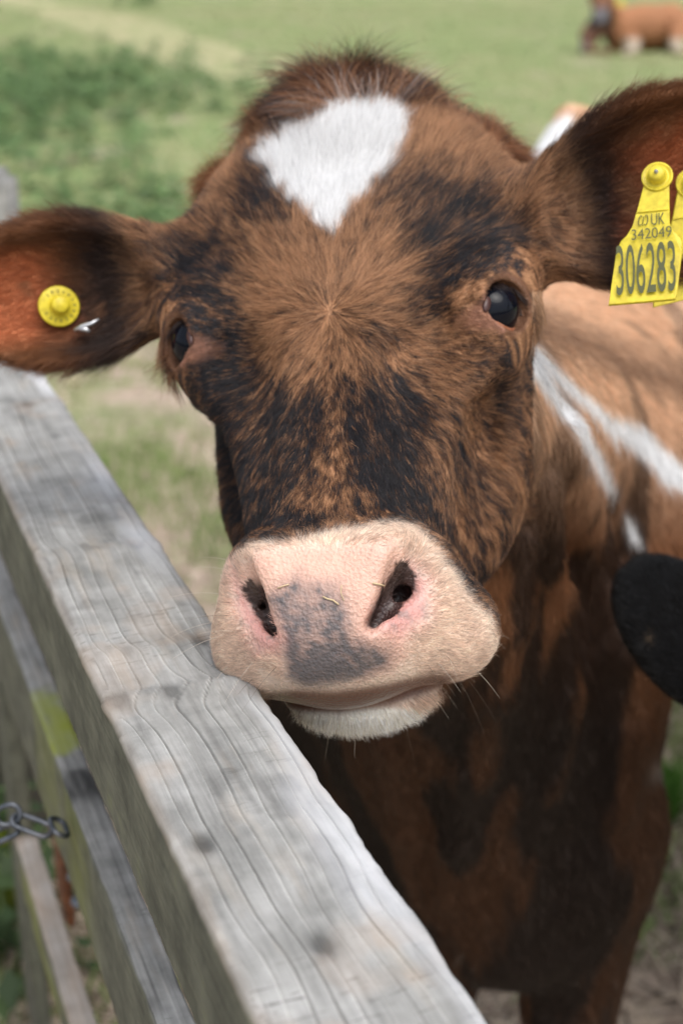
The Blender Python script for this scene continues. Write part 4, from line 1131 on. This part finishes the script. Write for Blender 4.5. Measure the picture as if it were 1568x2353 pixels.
# ------------------------------------------------------------------ ear tags
yel = G('yellow_tag_plastic'); t = yel.n('ShaderNodeTexCoord'); ny2 = yel.n(MUDN, i_Vector=(t, 'Object'), i_Scale=240.0, i_Detail=4.0)
ny3 = yel.n(MUDN, i_Vector=(t, 'Object'), i_Scale=55.0, i_Detail=5.0, i_Roughness=.7)
yel.bsdf(yel.mix(yel.ramp(ny3, [(.52, 0.0), (.75, .65)]), yel.ramp(ny2, [(.3, (.52, .41, .02)), (.6, (.70, .565, .035))]), (.34, .25, .06)), .45, .4, yel.bump(ny2, .08, .0005)); yel = yel.m
ink = plain('tag_ink', (.10, .105, .05), .7, .2)
def disc(name, c, axis, prof, m, parent=None, seg=40):
    """turned shape: prof = [(radius, height)] about axis"""
    axis = axis / np.linalg.norm(axis); u = np.cross(axis, [0, 0, 1.0]); u /= np.linalg.norm(u); w_ = np.cross(axis, u)
    v = [c + axis * h_ + (u * math.cos(2 * math.pi * k / seg) + w_ * math.sin(2 * math.pi * k / seg)) * max(r_, 1e-5) for r_, h_ in prof for k in range(seg)]
    f = [(i * seg + j, i * seg + (j + 1) % seg, (i + 1) * seg + (j + 1) % seg, (i + 1) * seg + j) for i in range(len(prof) - 1) for j in range(seg)]
    return mesh(name, v, f, m, parent)
def surf(px, py, t0=.6):
    r = at(px, py, 1.0) - CAM; t_ = t0
    for _ in range(300):
        d = S.eval((CAM + r * t_)[None])[0]
        if d < .0003: break
        t_ += d * .6
    P_ = CAM + r * t_; g_ = S.grad(P_[None])[0]; return P_, g_ / np.linalg.norm(g_)
# left: round button
pb, nb = surf(132, 708); nb = nb * .35 - FW * .9 + RT * .38 + UP * .05; nb /= np.linalg.norm(nb)
pb = pb + nb * .008
bt = disc('button_ear_tag', pb, nb, [(0, -.002), (.0135, -.002), (.0148, -.001), (.0148, .0006), (.0138, .0012), (.0078, .0012), (.0070, .003), (.0062, .0078), (.0050, .0092), (0, .0096)], yel)
tag(bt, 'round yellow button ear tag in the left ear', 'ear tag')
btt = disc('stud', pb - nb * .0105, nb, [(0, -.004), (.003, -.004), (.003, .008), (0, .0084)], yel, bt, 16)
def text_on(s, loc, xdir, ydir, size, m, parent, name, width=None, ext=.00012, bold=0.0):
    """flat lettering, size = height of the characters, width = width of the whole word"""
    fc = bpy.data.curves.new(name, 'FONT'); fc.body = s; fc.size = 1.0; fc.offset = bold; fc.resolution_u = 4
    o = bpy.data.objects.new(name + '_tmp', fc); col.objects.link(o)
    bpy.context.view_layer.update()
    dg = bpy.context.evaluated_depsgraph_get(); me = bpy.data.meshes.new_from_object(o.evaluated_get(dg))
    bpy.data.objects.remove(o)
    me.name = name
    x = xdir / np.linalg.norm(xdir); z = np.cross(x, ydir); z /= np.linalg.norm(z); y = np.cross(z, x)
    n = len(me.vertices); co = np.empty(n * 3, np.float32); me.vertices.foreach_get('co', co); co = co.reshape(-1, 3).astype(float)
    lo, hi = co.min(0), co.max(0); co = co - (lo + hi) / 2
    sy = size / (hi[1] - lo[1]); sx2 = width / (hi[0] - lo[0]) if width else sy
    w3 = loc + co[:, :1] * sx2 * x + co[:, 1:2] * sy * y + z * ext
    me.vertices.foreach_set('co', w3.astype(np.float32).ravel()); me.update()
    return link(name, me, m, parent)
tx = HM[:, 0] * 0 + np.cross(np.array([0, 0, 1.0]), nb) * -1
# faint moulded lettering round the button
for k, ch in enumerate('UK342049306283'):
    a = math.radians(205 + k * 22); u_ = np.cross(nb, [0, 0, 1.0]); u_ /= np.linalg.norm(u_); u_ = -u_ if u_[0] < 0 else u_; w_ = np.cross(nb, u_)
    if w_[2] < 0: w_ = -w_
    rd = u_ * math.cos(a) + w_ * math.sin(a); tn_ = np.cross(rd, nb); tn_ = tn_ if np.cross(tn_, rd) @ nb > 0 else -tn_
    text_on(ch, pb + nb * .00135 + rd * .0108, tn_, rd, .0024, ink, bt, 'letter')
# small metal clip beside it
pm, nm_ = surf(205, 752); ax1 = (RT * .95 + UP * .30); ax1 /= np.linalg.norm(ax1)
ms_ = plain('clip_metal', (.55, .56, .58), .35, .5, Metallic=.9)
pm = pm - FW * .012
v, f = sweep([pm - ax1 * .009 - UP * .001, pm - ax1 * .003, pm + ax1 * .004, pm + ax1 * .0100 + UP * .0015], [.0012, .0019, .0016, .0007], 8)
mc = mesh('metal_ear_clip', v, f, ms_); tag(mc, 'small silver metal clip beside the button tag on the left ear', 'ear clip')
v, f = sweep([pm - ax1 * .006 - UP * .001, pm + ax1 * .000 - UP * .003, pm + ax1 * .003 - UP * .0055], [.0014, .0020, .0012], 8)
mesh('clasp', v, f, ms_, mc)
# right: two flag tags, front and back of the ear
def flag(name, top_px, corners, zc, label, text=True, push=0.0):
    """corners in the picture at depth zc give the plane; built as a real moulded plate"""
    TL = [at(x, y, zc + dz_) for x, y, dz_ in corners]      # bottom left, bottom right, top centre
    BL, BR, TC = TL
    x = (BR - BL); Wd = np.linalg.norm(x); x = x / Wd; mid = (BL + BR) / 2; y = TC - mid; H_ = np.linalg.norm(y); y /= H_
    z = np.cross(x, y); z /= np.linalg.norm(z)
    if z @ FW > 0: z = -z
    out = [(-.50, 0), (-.485, .02), (.47, .0), (.50, .03), (.50, .34), (.485, .42), (.42, .465), (.33, .50), (.27, .56), (.23, .70), (.185, .88), (.15, .95), (.08, .99), (0, 1.0), (-.08, .99), (-.15, .95), (-.185, .88), (-.24, .70), (-.29, .56), (-.36, .50), (-.44, .465), (-.49, .40)]
    out = [(-.50, 0), (.485, .0), (.50, .03)] + out[4:]
    N = len(out); vv = []
    cen_ = mid + y * H_ * .35
    for dz2, sc2 in ((-.0011, 1.0), (.0006, 1.0), (.0011, .985)):
        for a, b in out:
            p_ = mid + x * a * Wd + y * b * H_
            p_ = cen_ + (p_ - cen_) * sc2
            bend = z * (-.003 * (2 * a) ** 2 + .004 * (1 - b) ** 2)
            vv.append(p_ + z * dz2 + bend)
    ff = [tuple(range(2 * N, 3 * N)), tuple(range(N))[::-1]]
    for l in (0, 1):
        for k in range(N): ff.append((l * N + k, l * N + (k + 1) % N, (l + 1) * N + (k + 1) % N, (l + 1) * N + k))
    # fan the faces from the middle line so that the plate can bend
    o = mesh(name, vv, ff, yel, None, sm=False); tag(o, label, 'ear tag')
    bc = mid + y * H_ * .905
    disc('boss', bc + z * .0008, z, [(.0098, 0), (.0098, .0010), (.0088, .0014), (.0080, .0006), (.0062, .0006), (.0058, .0022), (.0052, .0060), (.0034, .0072), (0, .0074)], yel, o)
    disc('pin', bc + z * .0075, z, [(.0016, 0), (.0010, .0022), (0, .0028)], ms_, o, 12)
    disc('pin', bc - z * .014, z, [(0, 0), (.0018, 0), (.0018, .013), (0, .0133)], yel, o, 12)
    v, f = sweep([mid + y * H_ * .655 + x * s_ * Wd + z * (.0012 - .003 * (2 * s_) ** 2 + .0005) for s_ in np.linspace(-.245, .235, 7)], .0004, 6); mesh('crease', v, f, yel, o)
    if text:
        b_ = lambda b: z * (.0011 + .004 * (1 - b) ** 2 + .0001)
        text_on('UK', mid + y * H_ * .590 + x * Wd * .09 + b_(.59), x, y, H_ * .085, ink, o, 'letters', Wd * .20)
        # crown-like mark: two arcs on a bar
        for sx2 in (-1, 1):
            v, f = sweep([mid + y * H_ * (.590 + .036 * math.sin(a)) + x * Wd * (-.13 + sx2 * (.014 + .042 * (1 + math.cos(a)) * .5 * 1.3)) + b_(.575) for a in np.linspace(-2.3, 2.3, 12)], .00030, 6); mesh('mark', v, f, ink, o)
        v, f = sweep([mid + y * H_ * (.590 + k_) + x * Wd * -.13 + b_(.575) for k_ in (-.040, 0, .030)], .00025, 6); mesh('mark', v, f, ink, o)
        text_on('342049', mid + y * H_ * .490 + x * Wd * .02 + b_(.49), x, y, H_ * .078, ink, o, 'digits', Wd * .60)
        text_on('306283', mid + y * H_ * .235 + x * Wd * .0 + b_(.235), x, y, H_ * .36, ink, o, 'digits', Wd * .88, bold=.006)
    return o
flag('flag_ear_tag', None, [(1397, 703, .0), (1552, 690, -.012), (1512, 378, .012)], .885, 'yellow flag ear tag printed UK 342049 306283 hanging from the right ear')
flag('flag_ear_tag', None, [(1498, 707, .0), (1650, 670, .0), (1585, 395, .0)], .935, 'second yellow flag tag half hidden behind the numbered one', text=False)

# ------------------------------------------------------------------ bits of straw on the nose and the gate
strawm = plain('straw', (.58, .45, .27), .7)
def bit(pts, r, label):
    P3 = []
    for (x, y) in pts: p_, n_ = surf(x, y); P3.append(p_ + n_ * .0007)
    v, f = sweep(P3, r, 6); o = mesh('straw', v, f, strawm); tag(o, label, 'straw')
bit([(742, 1371), (752, 1376), (765, 1379), (778, 1389)], .00050, 'short bent straw wisp in the middle of the nose pad')
bit([(785, 1345), (783, 1362), (790, 1380)], .00028, 'fine curved straw just right of the forked wisp on the nose')
bit([(855, 1340), (868, 1342), (880, 1345)], .00055, 'pale straw chip on the rim of the right nostril')
bit([(638, 1352), (650, 1347), (664, 1343)], .00035, 'thin straw lying on the upper left of the nose pad')
# ------------------------------------------------------------------ the black cow at the right
B = SDF()
def bc(a, b, ra, rb, k=.04): B.add('u', 'cap', WF, k, a=a, b=b, ra=ra, rb=rb)
e_t = at(1428, 1325, 1.10); e_r = at(1745, 1600, 1.16)
ax = e_t - e_r; L_ = np.linalg.norm(ax); ax /= L_
fc_ = -FW * 1.0 + UP * .45; fc_ = fc_ - ax * (fc_ @ ax); fc_ /= np.linalg.norm(fc_); bb = np.cross(fc_, ax)
Rm = np.stack([ax, bb, fc_], 1); ce_ = (e_t + e_r) / 2
B.add('u', 'ell', WF, .02, c=ce_, r=(L_ * .52, .051, .020), R=Rm)
B.add('s', 'ell', WF, .008, c=ce_ - fc_ * .022, r=(L_ * .46, .040, .020), R=Rm)
hb = e_r + np.array([.10, .02, -.03])
bc(tuple(e_r - ax * .02), tuple(hb), .035, .07, .04)
bc(tuple(hb), tuple(hb + [-.02, -.20, -.26]), .085, .052, .04); bc(tuple(hb + [.04, .02, .04]), tuple(hb + [.06, .0, -.06]), .085, .085, .04)
bc(tuple(hb + [-.02, -.20, -.26]), tuple(hb + [-.02, -.25, -.30]), .055, .05, .04)
bc(tuple(hb + [.17, .03, .03]), tuple(hb + [.30, .06, .02]), .03, .02, .04)
sh = hb + np.array([.35, .55, -.10]); bc(tuple(hb + [.04, .04, -.06]), tuple(sh), .11, .20, .06)
bc(tuple(sh + [0, 0, -.05]), tuple(sh + [.55, 1.15, -.05]), .27, .29, .06)
for dx, dy in ((-.12, .0), (.16, -.10), (.35, 1.22), (.66, 1.10)):
    f0 = sh + np.array([dx, dy, 0]); bc((f0[0], f0[1], .62), (f0[0], f0[1], .34), .09, .05, .05); bc((f0[0], f0[1], .34), (f0[0], f0[1] + .02, .03), .04, .04, .02)
lo = np.array([e_t[0] - .12, -.0, -.02]); 
bx = axis_pts([(e_t[0] - .06, e_r[0] + .06, .006), (e_r[0] + .06, e_r[0] + 1.7, .025)])
by = axis_pts([(e_t[1] - .35, e_t[1] + .25, .008), (e_t[1] + .25, e_t[1] + 2.6, .025)])
bz = axis_pts([(-.02, e_r[2] - .20, .022), (e_r[2] - .20, e_r[2] + .22, .006), (e_r[2] + .22, e_r[2] + .40, .02)])
V2, Q2 = B.mesh(WF, (bx, by, bz))
blk = fast_mesh('cow', V2, Q2, plain('black_hide', (.004, .004, .0045), .8, .12)); tag(blk, 'black cow mostly outside the frame, one black ear reaching in at the right edge', 'cow')
def bcoat(P, N=None, jit=0):
    c = np.tile(np.array([.0060, .0056, .0062]), (len(P), 1)) * (.7 + .6 * vnoise(P, 60))[:, None]
    x, y, z = proj(P); q = np.exp(-(np.hypot(x - 1497, (y - 1468) * .6) / 8) ** 2)[:, None] * .6 * (z < 1.3)[:, None]
    return c * (1 - q) + np.array([.25, .17, .10]) * q
colattr(blk.data, 'coat_colour', bcoat(V2)); b_ = blk.data.attributes.new('bare', 'FLOAT', 'POINT')
NR2 = B.grad(V2); NR2 /= np.linalg.norm(NR2, axis=1, keepdims=True) + 1e-9
def ddir(P, N): return np.tile(ax * .8 + bb * 0 + UP * .1, (len(P), 1)) + bb * (((P - ce_) @ bb) * 14)[:, None]
grow('fur', V2, Q2, NR2, lambda P, N: np.where(proj(P)[0] < 1700, .45e6, 0) * (np.abs((P - ce_) @ ax) < L_), lambda P, N: np.full(len(P), .0075), ddir, bcoat, hairm, blk, rad=.00020, npt=4, lift=.35, maxn=30000)

# ------------------------------------------------------------------ the cow lying far off
def lying_cow():
    Fc = SDF(); zc = 21.0
    gnd = on_plane(1450, 122, 0.0); zc = (gnd - CAM) @ FW
    def q(px, py, dd=0.0): return tuple(at(px, py, zc + dd))
    px_m = zc / FPX
    def e(px, py, dd, rx, ry, rz, k=.08): Fc.add('u', 'ell', (np.stack([RT, [0, 1, 0], [0, 0, 1]], 1), np.zeros(3)), k, c=q(px, py, dd), r=(rx * px_m, rz * px_m, ry * px_m))
    def cp(a, b, ra, rb, k=.06): Fc.add('u', 'cap', WF, k, a=q(*a), b=q(*b), ra=ra * px_m, rb=rb * px_m)
    e(1480, 66, .25, 92, 56, 55); e(1535, 58, .25, 50, 50, 50); e(1425, 72, .2, 40, 48, 45)
    cp((1420, 60, .2), (1386, 8, -.1), 34, 24); cp((1378, -14, -.15), (1377, 52, -.35), 24, 13); e(1379, -16, -.15, 28, 22, 22)
    cp((1372, 60, .1), (1352, 84, -.05), 26, 22)           # brisket
    cp((1352, 92, -.1), (1342, 112, -.2), 15, 9); cp((1342, 116, -.2), (1400, 122, -.35), 8, 8)
    cp((1450, 95, -.2), (1455, 118, -.4), 20, 9); cp((1455, 118, -.4), (1432, 123, -.45), 8, 7)
    cp((1560, 60, -.05), (1550, 110, -.3), 30, 12); cp((1550, 116, -.3), (1585, 122, -.4), 9, 7)
    cp((1357, -22, -.1), (1330, -26, -.1), 9, 5); cp((1399, -22, -.1), (1425, -26, -.1), 9, 5)
    cs = np.array([q(1300, 0, 0), q(1640, 140, 0)]); c_ = cs.mean(0)
    X = axis_pts([(q(1300, 60)[0], q(1650, 60)[0], .022)]); Y = axis_pts([(gnd[1] - 1.6, gnd[1] + 1.6, .035)]); Z = axis_pts([(-.03, 1.5, .022)])
    V3, Q3 = Fc.mesh(WF, (X, Y, Z))
    o = fast_mesh('cow', V3, Q3, skin)
    x, y, z = proj(V3); n_ = fbm(V3, 4, 2)[:, None]
    c = np.array([.36, .16, .075]) * (.8 + .4 * n_)
    lo_ = (np.clip((y - 78) / 25, 0, 1) * (x > 1460) * (x < 1545))[:, None]; c = c * (1 - lo_) + np.array([.19, .075, .032]) * lo_
    hd_ = (x < 1408) & (z < zc + .02); c[hd_] = np.array([.19, .085, .045])
    mz_ = hd_ & (y > 18) & (np.abs(x - 1376) < 26); c[mz_] = np.array([.13, .12, .13]); c[mz_ & (y > 48)] = np.array([.03, .026, .024])
    c[(x < 1408) & (y > 62)] = np.array([.16, .075, .045]); c[(x < 1345) & (y > 90)] = np.array([.12, .10, .11])
    for cx in (1450, 1553): k = (np.abs(x - cx) < 22) & (y > 88); c[k] = np.array([.42, .34, .26])
    colattr(o.data, 'coat_colour', c); o.data.attributes.new('bare', 'FLOAT', 'POINT')
    tag(o, 'light brown cow lying on the grass far off at the upper right', 'cow')
    tp = np.array(q(1424, 4, -.25))
    v = [tp + RT * a + UP * b - FW * d_ for d_ in (0, .01) for a, b in ((-.05, -.05), (.05, -.05), (.035, .05), (-.035, .05))]
    t_ = mesh('flag_ear_tag', v, [(0, 1, 2, 3), (7, 6, 5, 4), (0, 4, 5, 1), (1, 5, 6, 2), (2, 6, 7, 3), (3, 7, 4, 0)], yel, None, False)
    tag(t_, 'small yellow ear tag on the far lying cow', 'ear tag')
lying_cow()
